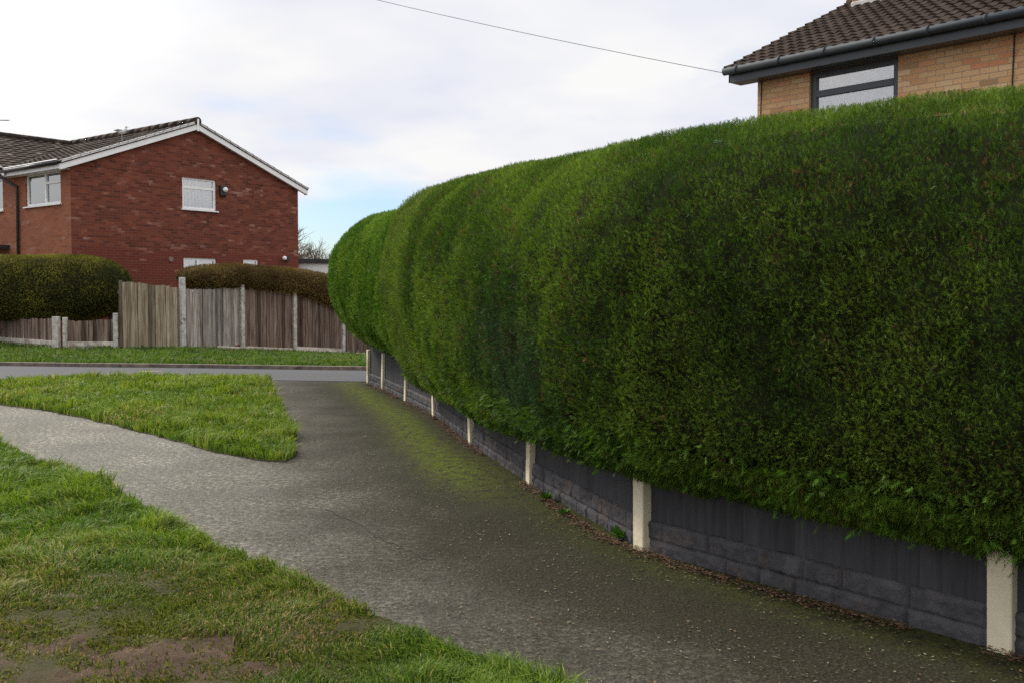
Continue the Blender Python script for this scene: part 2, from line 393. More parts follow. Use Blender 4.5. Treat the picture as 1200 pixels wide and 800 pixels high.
def poly_sheet(name, pts, zoff, mat, step=1.0, skirt=0.0, kind='structure', bump=None, attrs=None, fine=False):
    bm = bmesh.new(); vs = [bm.verts.new((p[0], p[1], 0)) for p in pts]; f = bm.faces.new(vs)
    bmesh.ops.triangulate(bm, faces=[f])
    P = np.array([(p[0], p[1]) for p in pts])
    for ax in (0, 1):
        lo, hi = max(P[:,ax].min(), -40), min(P[:,ax].max(), 60)
        for c in list(np.arange(math.ceil(lo/step)*step, hi, step))+(list(np.arange((-2.3, 2.7)[ax], (-.2, 4.6)[ax], .03)+.001) if fine else []):
            co = [0, 0, 0]; co[ax] = c; no = [0, 0, 0]; no[ax] = 1
            bmesh.ops.bisect_plane(bm, geom=bm.verts[:]+bm.edges[:]+bm.faces[:], plane_co=co, plane_no=no)
    if skirt:
        be = [e for e in bm.edges if e.is_boundary]; r = bmesh.ops.extrude_edge_only(bm, edges=be)
        low = {v for v in r['geom'] if isinstance(v, bmesh.types.BMVert)}
    else: low = set()
    for v in bm.verts:
        z = float(terrain(v.co.x, v.co.y))+zoff
        if v in low: z -= skirt
        elif bump: z += bump(v.co.x, v.co.y)
        v.co.z = z
    bmesh.ops.recalc_face_normals(bm, faces=bm.faces)
    if sum(f.normal.z*f.calc_area() for f in bm.faces) < 0: bmesh.ops.reverse_faces(bm, faces=bm.faces)
    me = bpy.data.meshes.new(name); bm.to_mesh(me); bm.free(); o = link(name, me, mat)
    if attrs:
        co = np.array([v.co[:] for v in me.vertices])
        for k, arr in attrs(co).items(): me.attributes.new(k, 'FLOAT', 'POINT').data.foreach_set('value', np.asarray(arr, np.float32))
    return tag(o, kind=kind)
K = [hit_ground(0, 428.5), hit_ground(110, 430), hit_ground(213, 431), hit_ground(320, 432.5), hit_ground(425, 434)]
dl = K[0]-K[1]; dr = K[-1]-K[-2]; dl /= np.linalg.norm(dl); dr /= np.linalg.norm(dr)
kerb_line = [K[0]+dl*45]+[K[0]+dl*15]+K+[K[-1]+dr*6]+[K[-1]+dr*45]
Nr = [hit_ground(0, 452), hit_ground(50, 448.5), hit_ground(110, 445), hit_ground(200, 443), hit_ground(320, 445.5), hit_ground(433, 447.3)]
near_line = [Nr[0]+np.array([-45, -8, 0])]+Nr+[Nr[-1]+np.array([2.5, 1.2, 0]), Nr[-1]+np.array([5, 4.5, 0]), Nr[-1]+np.array([35, 38, 0])]
poly_sheet('road', near_line+kerb_line[::-1], .006, M['road'])
# kerb as stones end to end
kb = MB(); ks = smooth_poly([q for q in kerb_line], 10); ks[:, 2] = 0
for i in range(len(ks)-1):
    a, b = ks[i], ks[i+1]; d = b-a; L = np.linalg.norm(d); n = max(1, int(L/.91)) if L < 8 else 1; nrm = np.array([-d[1], d[0], 0])/L
    if nrm[1] < 0: nrm = -nrm
    for k in range(n):
        p = a+d*k/n; q = a+d*(k+1)/n*1.0; g1 = float(terrain(p[0], p[1])); g2 = float(terrain(q[0], q[1])); dd = (q-p)*.985
        kb.box(p+[0,0,g1-.05], dd+[0,0,g2-g1], nrm*.125, [0,0,.12])
tag(kb.build('kerb', M['kerb'], bevel=.012), kind='structure')
# far fence foot points
FB = [(-40, 399), (0, 405), (34, 408), (68, 411), (78, 411.5), (137, 411.5), (213, 411.5), (283, 413.5), (344, 415.5), (401, 418), (452, 421)]

island_px = [(0,474),(60,482),(120,495),(180,510),(250,530),(300,539),(336,541),(346,534),(345,515),(335,492),(322,464),(316,450),(302,444),(200,442.5),(100,445),(50,448),(0,451)]
isl = [hit_ground(*q) for q in island_px]
far_left = isl[-1]+np.array([-7, -1.6, 0]); near_left = isl[0]+np.array([-6, .3, 0])
isl_poly = [near_left]+isl+[far_left]
lawn_px = [(-60,497),(0,524),(60,546),(120,567),(200,611),(300,655),(400,700),(500,744),(600,785),(680,818)]
lawn = [hit(*q)+np.array([-.05,-.03,0]) for q in lawn_px]
lawn_poly = [lawn[0]+np.array([-8, 1.2, 0])]+lawn+[np.array([.75, 1.6, 0]), np.array([1.3, -2, 0]), np.array([-14, -2, 0])]
def wob(P, a=.03, step=.12):
    out = []
    for i in range(len(P)):
        p, q = P[i], P[(i+1) % len(P)]; n = max(1, int(np.linalg.norm(q-p)/step)) if np.linalg.norm(q-p) < 5 else 1
        for k in range(n):
            r = p+(q-p)*k/n; out.append(r+np.array([(fbm(r[0]*5, r[1]*5)-.5)*a*3, (fbm(r[0]*5+9, r[1]*5)-.5)*a*3, 0]))
    return out
isl_w = wob(isl_poly); lawn_w = wob(lawn_poly)
def in_poly(x, y, P):
    P = np.array([(p[0], p[1]) for p in P]); ins = np.zeros(len(x), bool); j = len(P)-1
    for i in range(len(P)):
        c = ((P[i,1] > y) != (P[j,1] > y)) & (x < (P[j,0]-P[i,0])*(y-P[i,1])/(P[j,1]-P[i,1]+1e-12)+P[i,0]); ins ^= c; j = i
    return ins
def mud_mask(X, Y):
    """worn earth patch in the near lawn"""
    c = hit(205, 785); c2 = hit(60, 765); X = np.asarray(X); Y = np.asarray(Y)
    d = np.minimum(np.hypot((X-c[0])/.30, (Y-c[1])/.20), np.hypot((X-c2[0])/.12, (Y-c2[1])/.06))
    m = np.clip(1.45-d+(fbm(X*7, Y*7, 1.0, 4)-.5)*4.2, 0, 1)
    e = hit(200, 472); c3 = hit(193, 636); d3 = np.hypot((X-c3[0])/.10, (Y-c3[1])/.14)
    return np.maximum(m, np.clip(1.2-d3, 0, 1)*.8)
poly_sheet('lawn_soil', lawn_w, .018, M['mud'], .12, .05, fine=True, bump=lambda x, y: max(-.013, float((fbm(x*4, y*4, 0, 3)-.5)*.03+(fbm(x*16, y*16, 3, 3)-.5)*.03)), attrs=lambda c: {'mud': mud_mask(c[:,0], c[:,1])})
poly_sheet('island_soil', isl_w, .007, M['soil'], .5, .06)
foot = [hit_ground(*q) for q in FB]
verge_poly = [k+np.array([0, .13, 0]) for k in kerb_line[1:-1]]+[foot[-1]+np.array([2, 2.5, 0])]+[f+np.array([0,.4,0]) for f in foot[::-1]]+[foot[0]+np.array([-12, .5, 0])]
poly_sheet('verge_soil', verge_poly, .04, M['soil'], 1.0, .12)

verge_grass_poly = [k+np.array([0, .13, 0]) for k in kerb_line[1:-1]]+[foot[-1]+np.array([2, 1.5, 0])]+[f+np.array([0,-.12,0]) for f in foot[::-1]]+[foot[0]+np.array([-12, 0, 0])]
# ---------------------------------------------------------------- grass
def grass(name, poly, size0, dens0, d0, bbox, label, hfun=None, keepf=None, tint=1.0, zoff=.012, clump=True, power=.85):
    x0, x1, y0, y1 = bbox; n = int(dens0*(x1-x0)*(y1-y0))
    X = RNG.uniform(x0, x1, n); Y = RNG.uniform(y0, y1, n)
    k = in_poly(X, Y, poly) & (Y > -.3) & (np.abs(X) < np.maximum(Y, 1)*.62+1.2)
    X, Y = X[k], Y[k]; D = np.hypot(X, Y); sc = np.maximum(1, (D/d0))**power
    k = RNG.random(len(X)) < 1/sc**2
    if keepf is not None: k &= keepf(X, Y)
    X, Y, sc = X[k], Y[k], sc[k]; n = len(X)
    nz = fbm(X*2.2, Y*2.2, 3.0, 3); nz2 = fbm(X*7, Y*7, 5.0, 3)
    h = size0*(.25+1.5*nz2)*(.40+1.2*nz)*RNG.uniform(.5, 1.25, n)*np.sqrt(sc)
    if hfun is not None: h = h*hfun(X, Y)
    w = .0026*sc*RNG.uniform(.6, 1.3, n)
    ang = fbm(X*3.5, Y*3.5, 9.0, 2)*12+RNG.normal(0, .9, n); lean = RNG.uniform(.15, 1.15, n)
    dx, dy = np.cos(ang)*lean*h, np.sin(ang)*lean*h; wa = RNG.uniform(0, math.pi, n); wx, wy = np.cos(wa)*w, np.sin(wa)*w
    Z = terrain(X, Y)+zoff
    V = np.empty((n, 5, 3), np.float32)
    V[:,0] = np.stack([X-wx, Y-wy, Z-.01], 1); V[:,1] = np.stack([X+wx, Y+wy, Z-.01], 1)
    V[:,2] = np.stack([X-wx*.8+dx*.4, Y-wy*.8+dy*.4, Z+h*.62], 1); V[:,3] = np.stack([X+wx*.8+dx*.4, Y+wy*.8+dy*.4, Z+h*.62], 1)
    V[:,4] = np.stack([X+dx, Y+dy, Z+h*(1-.28*lean)], 1)
    b = np.arange(n)[:,None]*5; T = np.concatenate([b+[0,1,3], b+[0,3,2], b+[2,3,4]], 1).reshape(-1, 3)
    g1 = np.array([.085,.150,.018]); g2 = np.array([.20,.27,.038]); dry = np.array([.36,.30,.14]); dk = np.array([.045,.095,.018])
    t = np.clip(RNG.normal(.45, .3, n)+(nz-.5)*1.6, 0, 1)[:,None]; c = g1*(1-t)+g2*t
    c = np.where((RNG.random(n) < .18)[:,None], dk, c)
    pd = np.clip(.06+(fbm(X*1.3+20, Y*1.3, 2.0, 3)-.5)*.8, .02, .5); c = np.where((RNG.random(n) < pd)[:,None], dry*RNG.uniform(.6, 1.1, (n, 1)), c)
    if callable(tint): tint = tint(X, Y)
    c = c*tint*RNG.uniform(.8, 1.2, (n, 1))
    o = raw_mesh(name, V.reshape(-1, 3), T, M['grass'], col=np.repeat(c, 5, 0)); return tag(o, label, 'grass', kind='stuff')
def worn(X, Y):
    c = hit(60, 770); d = np.hypot((X-c[0])/1.0, (Y-c[1])/.85); return np.clip(1.5-d+(fbm(X*3, Y*3, 4.0, 3)-.5)*1.2, 0, 1)
def lawn_tint(X, Y):
    w = worn(X, Y)[:, None]; return np.array([1.0,1.02,.9])*(1-w)+np.array([.85,.62,.72])*w
def mk(X, Y):
    m = np.maximum(mud_mask(X, Y)*.90, worn(X, Y)*.30); return RNG.random(len(X)) > m
def mh(X, Y):
    return 1-.68*worn(X, Y)
grass('lawn_grass', lawn_w, .070, 25000, 4.2, (-9, 1.4, .4, 11), 'rough green grass with worn muddy patch at the left foreground', mh, mk, tint=lawn_tint)
grass('island_grass', isl_w, .068, 16000, 4.2, (-12, -1, 7, 15.5), 'short bright grass on the pointed island between path and road', tint=np.array([1.12,1.06,.95]))
grass('verge_grass', verge_grass_poly, .045, 9000, 4.6, (-22, 5, 17, 30), 'strip of grass between the far kerb and the old wooden fence', tint=np.array([.62,.72,.75]), zoff=.045)

# ---------------------------------------------------------------- hedges
def sprays(name, Pn, Nn, size, col, mat, parent, up=.5, out=.6, rnd=.55, K=7, narrow=.11, lay=None, spread=.36):
    n = len(Pn); d = Nn*out+np.array([0, 0, up])+RNG.normal(0, rnd, (n, 3))
    if lay is not None: d += lay
    d /= np.linalg.norm(d, axis=1)[:,None]
    w = np.cross(d, RNG.normal(0, 1, (n, 3))); w /= np.linalg.norm(w, axis=1)[:,None]
    L = (size*RNG.uniform(.65, 1.3, n))[:,None]; base = Pn-d*L*.35
    V = np.empty((n, K, 3, 3), np.float32)
    for k in range(K):
        sg = (-1)**k; t = k/(K-1)*.72; tip = t+.36 if k < K-1 else 1.05; lat = sg*spread*(1-.65*t) if k < K-1 else 0.0
        a = base+d*L*t+w*L*narrow*(-.5); b = base+d*L*(t+.04)+w*L*narrow*.5
        V[:,k,0] = a; V[:,k,1] = b; V[:,k,2] = base+d*L*tip+w*L*lat+RNG.normal(0, .05, (n, 3))*L
    T = np.arange(n*K*3).reshape(-1, 3)
    return raw_mesh(name, V.reshape(-1, 3), T, mat, parent, col=np.repeat(col, K*3, 0))
S_END = LEN+.05; S_BREAK = SF[4]+.38
def hedge_profile(s):
    """outer face offset, half depth, bottom, top"""
    nf = np.interp(s, [0, SF[0], SF[1], SF[2], SF[3], SF[4], SF[5], SF[6], SF[7]], [.36,.36,.38,.43,.51,.60,.48,.61,.60])
    zb = np.interp(s, [0, SF[0], SF[1], SF[2], SF[3], SF[4], SF[5], SF[6], SF[7]], [.30,.30,.34,.31,.25,.27,.47,.56,.64])
    zt = np.interp(s, [0, SF[0], SF[1], SF[2], SF[3], SF[4], SF[5], SF[6], SF[7]], [2.03,2.04,2.09,2.21,2.35,2.44,2.38,2.43,2.41])
    return nf, zb, zt
def hedge_surface(S, PH, s0, s1, r0, r1, e=2.9, half=.85, inset=0.0):
    nf, zb, zt = hedge_profile(S)
    k0 = np.clip((S-s0)/r0, 0, 1) if r0 else np.ones_like(S); k1 = np.clip((s1-S)/r1, 0, 1) if r1 else np.ones_like(S)
    q = np.clip(1-(1-np.minimum(k0, k1))**2.3, 0, 1)**.5
    cn = nf-half; a = half*q-inset; b = (zt-zb)/2*(.25+.75*q)-inset; cz = (zt+zb)/2
    C, Sn = np.cos(PH), np.sin(PH); e = np.where((Sn < 0) & (C > 0) & (r0 == 0), np.interp(S, [SF[2], SF[3]], [3.5, 2.5]), e)
    n = cn+a*np.sign(C)*np.abs(C)**(2/e); z = cz+b*np.sign(Sn)*np.abs(Sn)**(2/e)
    x, y, tx, ty = cl(S)
    lump = (fbm(S*1.1, z*1.3, s0, 3)-.5)*.15+(fbm(S*4, z*4, s0+5, 2)-.5)*.035
    # long shallow scallops left by the clipping
    n = n+np.where(C > 0, lump, 0); z = z+np.where(Sn > .5, lump*.5, 0)
    return np.stack([x-ty*n, y+tx*n, z+terrain(x, y)], -1)
def make_hedge(s0, s1, r0, r1, N, size0, colf, parent, half=.85, e=2.9):
    ss = np.linspace(s0+.004, s1-.004, int((s1-s0)/.08)); ph = np.linspace(0, 2*math.pi, 73)
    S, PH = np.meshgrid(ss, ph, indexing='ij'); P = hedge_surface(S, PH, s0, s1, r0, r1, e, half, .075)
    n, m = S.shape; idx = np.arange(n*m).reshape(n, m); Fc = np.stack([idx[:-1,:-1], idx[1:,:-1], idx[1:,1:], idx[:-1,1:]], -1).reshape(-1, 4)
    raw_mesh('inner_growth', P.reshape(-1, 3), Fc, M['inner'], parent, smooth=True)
    P = hedge_surface(S, PH, s0, s1, r0, r1, e, half)
    du = P[1:,:-1]-P[:-1,:-1]; dv = P[:-1,1:]-P[:-1,:-1]; nr = np.cross(dv, du); ar = np.linalg.norm(nr, axis=-1)+1e-9; nr = nr/ar[...,None]
    ctr = P[:-1,:-1]+.5*(du+dv); D = np.linalg.norm(ctr-[0,0,EYE], axis=-1); view = ([0,0,EYE]-ctr)/D[...,None]
    mid = P.mean(axis=1)[:-1,None,:]; flip = (np.sum(nr*(ctr-mid), -1).mean() < 0); nr = -nr if flip else nr
    facing = np.sum(nr*view, -1); sz = size0*np.maximum(1, D/4.0)**.72
    vis = np.abs(ctr[...,0]) < ctr[...,1]*.60+.7
    w = ar/sz**2*np.where(facing > -.25, 1.0, .22)*np.where(vis, 1.0, .12); w = (w/w.sum()).ravel()
    pick = RNG.choice(len(w), N, p=w); i, j = np.unravel_index(pick, ar.shape); a = RNG.random((N, 1)); b = RNG.random((N, 1))
    Pn = P[i, j]+a*du[i, j]+b*dv[i, j]; Nn = nr[i, j]; size = sz[i, j]
    Pn = Pn-Nn*RNG.uniform(-.4, 1.0, (N, 1))*.035
    # gaps and dents
    dent = fbm(Pn[:,0]*9, Pn[:,1]*9, Pn[:,2]*9, 2); Pn = Pn-Nn*(np.minimum(np.clip(.45-dent, 0, 1)*.2, .028))[:,None]
    size = np.where((Pn[:,2]-terrain(Pn[:,0], Pn[:,1]) < hedge_profile(ss[i])[1]+.22) & (Nn[:,2] < .2), size*1.9, size)
    sarr = ss[i]; col = colf(Pn, Nn, sarr)
    low = np.clip((.75-Pn[:,2])/.5, 0, 1)[:,None]
    sprays('foliage', Pn, Nn, size, col, M['leaf'], parent, up=.5, out=.6, rnd=.40, K=6, lay=np.concatenate([Nn[:,:2]*.5*low, -1.15*low], 1))
def leyland(P, N, s, base, alt, dead=.03, blue=None):
    n = len(P); nz = fbm(P[:,0]*2.3, P[:,1]*2.3, P[:,2]*2.3, 3); t = np.clip(.5+(nz-.5)*2.4+RNG.normal(0, .28, n), 0, 1)[:,None]
    c = np.array(base)*(1-t)+np.array(alt)*t
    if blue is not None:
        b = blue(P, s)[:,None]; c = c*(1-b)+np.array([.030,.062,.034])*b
    br = fbm(P[:,0]*6, P[:,1]*6, P[:,2]*3+4, 3); pr = np.clip((br-.60)*5, 0, .5)*dead*12+dead*.5
    c = np.where((RNG.random(n) < pr)[:,None], np.array([.20,.095,.045])*RNG.uniform(.5, 1.1, (n, 1)), c)
    return c*RNG.uniform(.45, 1.45, (n, 1))
hd = empty('hedge', FP[1].tolist(), 'long dark green clipped conifer hedge overhanging the grey fence at right', 'hedge')
bp = hit_plane(672, 465, FP[2]+np.array([-.4,-.1,0]), np.array([-.96,-.29,0]))
def near_col(P, N, s):
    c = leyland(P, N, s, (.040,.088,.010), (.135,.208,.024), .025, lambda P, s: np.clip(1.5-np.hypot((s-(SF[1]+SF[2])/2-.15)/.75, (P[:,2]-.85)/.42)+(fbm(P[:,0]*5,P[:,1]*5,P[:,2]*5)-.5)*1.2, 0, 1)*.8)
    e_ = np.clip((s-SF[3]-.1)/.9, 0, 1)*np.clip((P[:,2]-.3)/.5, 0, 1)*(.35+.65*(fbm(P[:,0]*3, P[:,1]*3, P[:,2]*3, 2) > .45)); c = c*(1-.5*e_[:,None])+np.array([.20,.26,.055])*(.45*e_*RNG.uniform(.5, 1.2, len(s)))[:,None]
    return c
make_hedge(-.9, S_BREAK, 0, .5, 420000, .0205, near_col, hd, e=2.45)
def stems(parent, s_list):
    for s in s_list:
        m = MB(); x, y, tx, ty = cl(s); p = np.array([x+ty*.45, y-tx*.45, 0.]); h = 1.2
        m.tube([p+[0,0,-.05], p+[.02,.01,.4], p+[.03,-.02,h]], [.06,.045,.03], 8)
        m.build('stem', M['bark'], parent, smooth=True)
stems(hd, np.arange(.3, S_BREAK-.3, .8))
def fringe(parent, s0, s1, n, size, col):
    s = RNG.uniform(s0, s1, n); nf_, zb_, zt_ = hedge_profile(s); x, y, tx, ty = cl(s); t = RNG.random(n)
    off = nf_-.03-(1-t)*.22+RNG.normal(0, .02, n); z = zb_+.05+t**1.3*.26+(fbm(s*3, s*0, 1.0, 3)-.5)*.10+RNG.normal(0, .015, n)
    P = np.stack([x-ty*off, y+tx*off, z], 1); N = np.stack([-ty, tx, 0*s], 1)
    c = np.array(col)*RNG.uniform(.55, 1.5, (n, 1)); D = np.linalg.norm(P, axis=1)
    sprays('hanging_sprays', P, N, size*np.maximum(1, D/7), c, M['leaf'], parent, up=-.35, out=.7, rnd=.45, K=11, narrow=.085, spread=.42)
fringe(hd, -.7, SF[2]+.3, 1900, .042, (.070,.140,.014))
hd2 = empty('hedge', FP[6].tolist(), 'bright green rounded hedge end beside the road, past the crease', 'hedge')
def far_col(P, N, s): return leyland(P, N, s, (.055,.128,.013), (.145,.235,.030), .015)
make_hedge(S_BREAK-.42, S_END+.55, 1.25, .95, 150000, .021, far_col, hd2, half=.95, e=2.35)
stems(hd2, [SF[5]-.4, SF[5]+.5, SF[6]-.1])

# ---------------------------------------------------------------- near fence
nf = empty('garden_fence', FP[1].tolist(), 'low grey fence with cream concrete posts along the tarmac path', 'fence')
posts_s = [0, SF[0]-(SF[1]-SF[0])]+SF
def post(parent, s, w=.09, h=.50, lean=(0, 0), mat='cream_post', yaw=0):
    x, y, tx, ty = cl(s); t = np.array([tx, ty, 0]); n = np.array([-ty, tx, 0]); z0 = float(terrain(x, y))
    b = np.array([x, y, z0-.1])-t*w/2-n*w*.2; m = MB(); m.box(b, t*w, n*w*.62, np.array([lean[0], lean[1], h+.1]))
    return m.build('post', M[mat], parent, bevel=.006)
rl = random.Random(3)
for k, s in enumerate(SF): post(nf, s, lean=(rl.uniform(-.02, .02), rl.uniform(-.02, .02)), w=.09)
post(nf, SF[0]-(SF[1]-SF[0]))
def bay(parent, s0, s1, seed):
    rr = random.Random(seed); a = np.array([*cl(s0)[:2], 0.]); b = np.array([*cl(s1)[:2], 0.]); d = b-a; L = np.linalg.norm(d); d /= L; n = np.array([-d[1], d[0], 0]); L -= .09; a = a+d*.045
    # rock faced gravel board: height field of staggered blocks
    nx = int(L/.009); nz = 24; H = .155
    U, Z = np.meshgrid(np.linspace(0, L, nx), np.linspace(-.05, H, nz), indexing='ij')
    rows = [(.062, H), (-.05, .062)]; dep = np.full(U.shape, .0); 
    for ri, (z0, z1) in enumerate(rows):
        x = -rr.uniform(0, .15)
        while x < L:
            w = rr.choice([.16, .19, .30, .33]); mm = (U >= x) & (U < x+w) & (Z >= z0) & (Z <= z1)
            eu = np.minimum(U-x, x+w-U); ez = np.minimum(Z-z0, z1-Z); e = np.clip(np.minimum(eu, ez)/.010, 0, 1)
            dep = np.where(mm, -.002+e*.016+e*rr.uniform(0, .004), dep); x += w
    dep = dep+(fbm(U*22+seed, Z*22, seed, 3)-.5)*.022*(dep > .004)
    z0t = terrain(a[0], a[1])
    P = a[None,None,:]+U[...,None]*d+(dep+.002)[...,None]*n+np.stack([0*U, 0*U, Z+z0t], -1)
    idx = np.arange(nx*nz).reshape(nx, nz); Fc = np.stack([idx[:-1,:-1], idx[1:,:-1], idx[1:,1:], idx[:-1,1:]], -1).reshape(-1, 4)
    V = P.reshape(-1, 3); back = V-n*(.055); nb = len(V)
    top = idx[:,-1]; Ft = np.stack([top[:-1], top[1:], top[1:]+nb, top[:-1]+nb], -1); bot = idx[:,0]
    bk = np.stack([idx[:-1,:-1], idx[:-1,1:], idx[1:,1:], idx[1:,:-1]], -1).reshape(-1, 4)+nb
    raw_mesh('gravel_board', np.concatenate([V, back]), np.concatenate([Fc, Ft, bk]), M['painted_block'], parent, smooth=True)
    # feather edged boards
    m = MB(); x = 0; cols = []
    while x < L-.01:
        w = min(rr.uniform(.088, .10), L-x); t1 = rr.uniform(.004, .009); o = a+d*x+n*(-.03+rr.uniform(-.002, .002)); tz = .56+rr.uniform(-.01, .01)
        z0 = H+.002+z0t-rr.uniform(0, .003); lean = rr.uniform(-.004, .004)
        p0 = o+[0,0,z0]; p1 = p0+d*w
        v = [p0+n*.016, p1+n*(.016+t1*2.0), p1-n*.004, p0-n*.004]; u = np.array([0, 0, tz-H])+d*lean
        for q in range(4):
            m.quad(v[q], v[(q+1) % 4], v[(q+1) % 4]+u, v[q]+u)
        m.quad(v[0]+u, v[1]+u, v[2]+u, v[3]+u)
        cols += [rr.uniform(.85, 1.12)]*20; x += w
    me_o = m_build_tint(m, 'board_panel', M['painted_wood'], parent, cols)
def m_build_tint(m, name, mat, parent, cols):
    V = np.array(m.v); T = np.array(m.f); c = np.array(cols); c = c[:, None]*np.ones(3) if c.ndim == 1 else c
    return raw_mesh(name, V, T, mat, parent, col=c)
bs = [SF[0]-(SF[1]-SF[0])]+SF
for k in range(len(bs)-1): bay(nf, bs[k], bs[k+1], k+1)

# ---------------------------------------------------------------- litter and flecks
def litter(name, X, Y, size, cols, label, mat='dry_leaf', hz=.01, zbase=None):
    n = len(X); Z = terrain(X, Y)+RNG.uniform(.003, hz, n) if zbase is None else zbase
    a = RNG.uniform(0, 2*math.pi, n); s = size*RNG.uniform(.5, 1.5, n); wd = s*RNG.uniform(.25, .6, n); V = np.empty((n, 4, 3), np.float32)
    ca, sa = np.cos(a), np.sin(a); cur = RNG.uniform(-.25, .5, n)*s
    V[:,0] = np.stack([X-ca*s, Y-sa*s, Z+np.abs(cur)*.8], 1); V[:,2] = np.stack([X+ca*s, Y+sa*s, Z+RNG.uniform(0, .5, n)*s], 1)
    V[:,1] = np.stack([X-sa*wd, Y+ca*wd, Z], 1); V[:,3] = np.stack([X+sa*wd, Y-ca*wd, Z+np.abs(cur)*.3], 1)
    b = np.arange(n)[:,None]*4; T = np.concatenate([b+[0,1,2], b+[0,2,3]], 1).reshape(-1, 3)
    c = np.array(cols)[RNG.integers(0, len(cols), n)]*RNG.uniform(.6, 1.3, (n, 1))
    o = raw_mesh(name, V.reshape(-1, 3), T, M[mat], col=np.repeat(c, 4, 0)); return tag(o, label, 'leaf litter', kind='stuff')
n = 12000; s = RNG.uniform(SF[0]-1.2, LEN, n); off = .035+np.abs(RNG.normal(0, .028, n))*(1+fbm(s*2, 0*s, 0)*1.0)
x, y, tx, ty = cl(s); kk = fbm(s*3, s*0+2, 0, 3) > .36; X = (x-ty*off)[kk]; Y = (y+tx*off)[kk]
litter('leaf_litter', X, Y, .0085, [(.15,.065,.035), (.10,.055,.03), (.20,.115,.07), (.06,.04,.025), (.12,.09,.055)], 'band of reddish brown dead clippings along the foot of the grey fence', hz=.022)
n = 15000; s = RNG.uniform(SF[0]-1.4, SF[6], n); off = RNG.uniform(.1, 2.9, n); x, y, tx, ty = cl(s); X = x-ty*off; Y = y+tx*off
kk = (fbm(X*1.5, Y*1.5, 8, 3) > .42)
litter('path_debris', X[kk], Y[kk], .0062, [(.15,.15,.085), (.24,.225,.14), (.12,.13,.05), (.20,.12,.07), (.10,.10,.06)], 'scattered pale flecks of clippings and lichen on the tarmac', hz=.006)

crk = smooth_poly([hit(*q) for q in ((382,596),(402,606),(418,612),(440,628),(452,634),(470,641),(492,652),(508,656))], 6); m = MB()
for i in range(len(crk)-1):
    p, q = crk[i].copy(), crk[i+1].copy(); d = q-p; n_ = np.array([-d[1], d[0], 0]); n_ /= np.linalg.norm(n_)+1e-9; jj = [n_*(fbm(k_[0]*30, k_[1]*30)-.5)*.05 for k_ in (p, q)]; w_ = .0035
    m.quad(p+jj[0]-n_*w_+UP0, q+jj[1]-n_*w_+UP0, q+jj[1]+n_*w_+UP0, p+jj[0]+n_*w_+UP0)
tag(m.build('path_crack', M['crack']), kind='structure')
# weeds at the fence foot
def weed(px, py, r, nl, label, col=(.07,.17,.02)):
    c = hit(px, py); o = empty('weed', c.tolist(), label, 'weed'); P = []; C = []
    m = MB()
    for i in range(nl):
        a = random.uniform(0, 6.28); el = random.uniform(.25, 1.2); L = r*random.uniform(.6, 1.1); d = np.array([math.cos(a)*math.cos(el), math.sin(a)*math.cos(el), math.sin(el)]); w = np.array([-math.sin(a), math.cos(a), 0])*L*.22
        b = c+d*L*.2; mid = c+d*L*.65; tip = c+d*L*np.array([1.05,1.05,.85]); s0 = len(m.v)
        m.quad(b, mid-w, tip, mid+w); k = random.uniform(.7, 1.4); C += [np.array(col)*k]*4
    m_build_tint(m, 'leaves', M['leaf'], o, np.array(C))
    st = MB()
    for i in range(4): a = i*1.6; st.tube([c+[0,0,-.01], c+[math.cos(a)*r*.3, math.sin(a)*r*.3, r*.35]], [.003,.0015], 5)
    st.build('stalk', M['bark'], o); return o
weed(728, 631, .085, 34, 'leafy green weed at the foot of the second cream post from the right')
weed(640, 586, .07, 40, 'low weed tuft below the fence just right of the third cream post', (.05,.11,.015))
weed(662, 604, .06, 40, 'small weed clump in the litter in the middle of the fence bay', (.05,.12,.015))
weed(930, 690, .05, 30, 'tiny moss green weed at the gravel board in the nearest full bay', (.05,.10,.02))

# ---------------------------------------------------------------- houses
def uvq(m, O, U, N, rects, zoff=0):
    pass
def wall_mesh(O, U, N, L, z0, z1, openings, reveal=.11, gable=None, u0=0.0):
    """front face split round the openings, reveals, optional gable (apex_u, apex_z)"""
    m = MB(); O = np.array(O, float); Zv = np.array([0, 0, 1.0])
    P = lambda u, z, d=0: np.array([O[0], O[1], 0])+U*u+Zv*z-N*d
    us = sorted({u0, L}|{q for o in openings for q in o[:2]}); zs = sorted({z0, z1}|{q for o in openings for q in o[2:4]})
    for i in range(len(us)-1):
        for j in range(len(zs)-1):
            a, b, c, d = us[i], us[i+1], zs[j], zs[j+1]; cu, cz = (a+b)/2, (c+d)/2
            if any(o[0] < cu < o[1] and o[2] < cz < o[3] for o in openings): continue
            m.quad(P(a,c), P(b,c), P(b,d), P(a,d), [(a,c),(b,c),(b,d),(a,d)])
    for a, b, c, d in [o[:4] for o in openings]:
        for (p, q) in (((a,c),(b,c)), ((b,c),(b,d)), ((b,d),(a,d)), ((a,d),(a,c))):
            m.quad(P(*p), P(*q), P(*q, reveal), P(*p, reveal), [(p[0],p[1]),(q[0],q[1]),(q[0]+.1,q[1]+.05),(p[0]+.1,p[1]+.05)])
    if gable: m.tri(P(u0,z1), P(L,z1), P(*gable), [(u0,z1),(L,z1),gable])
    return m
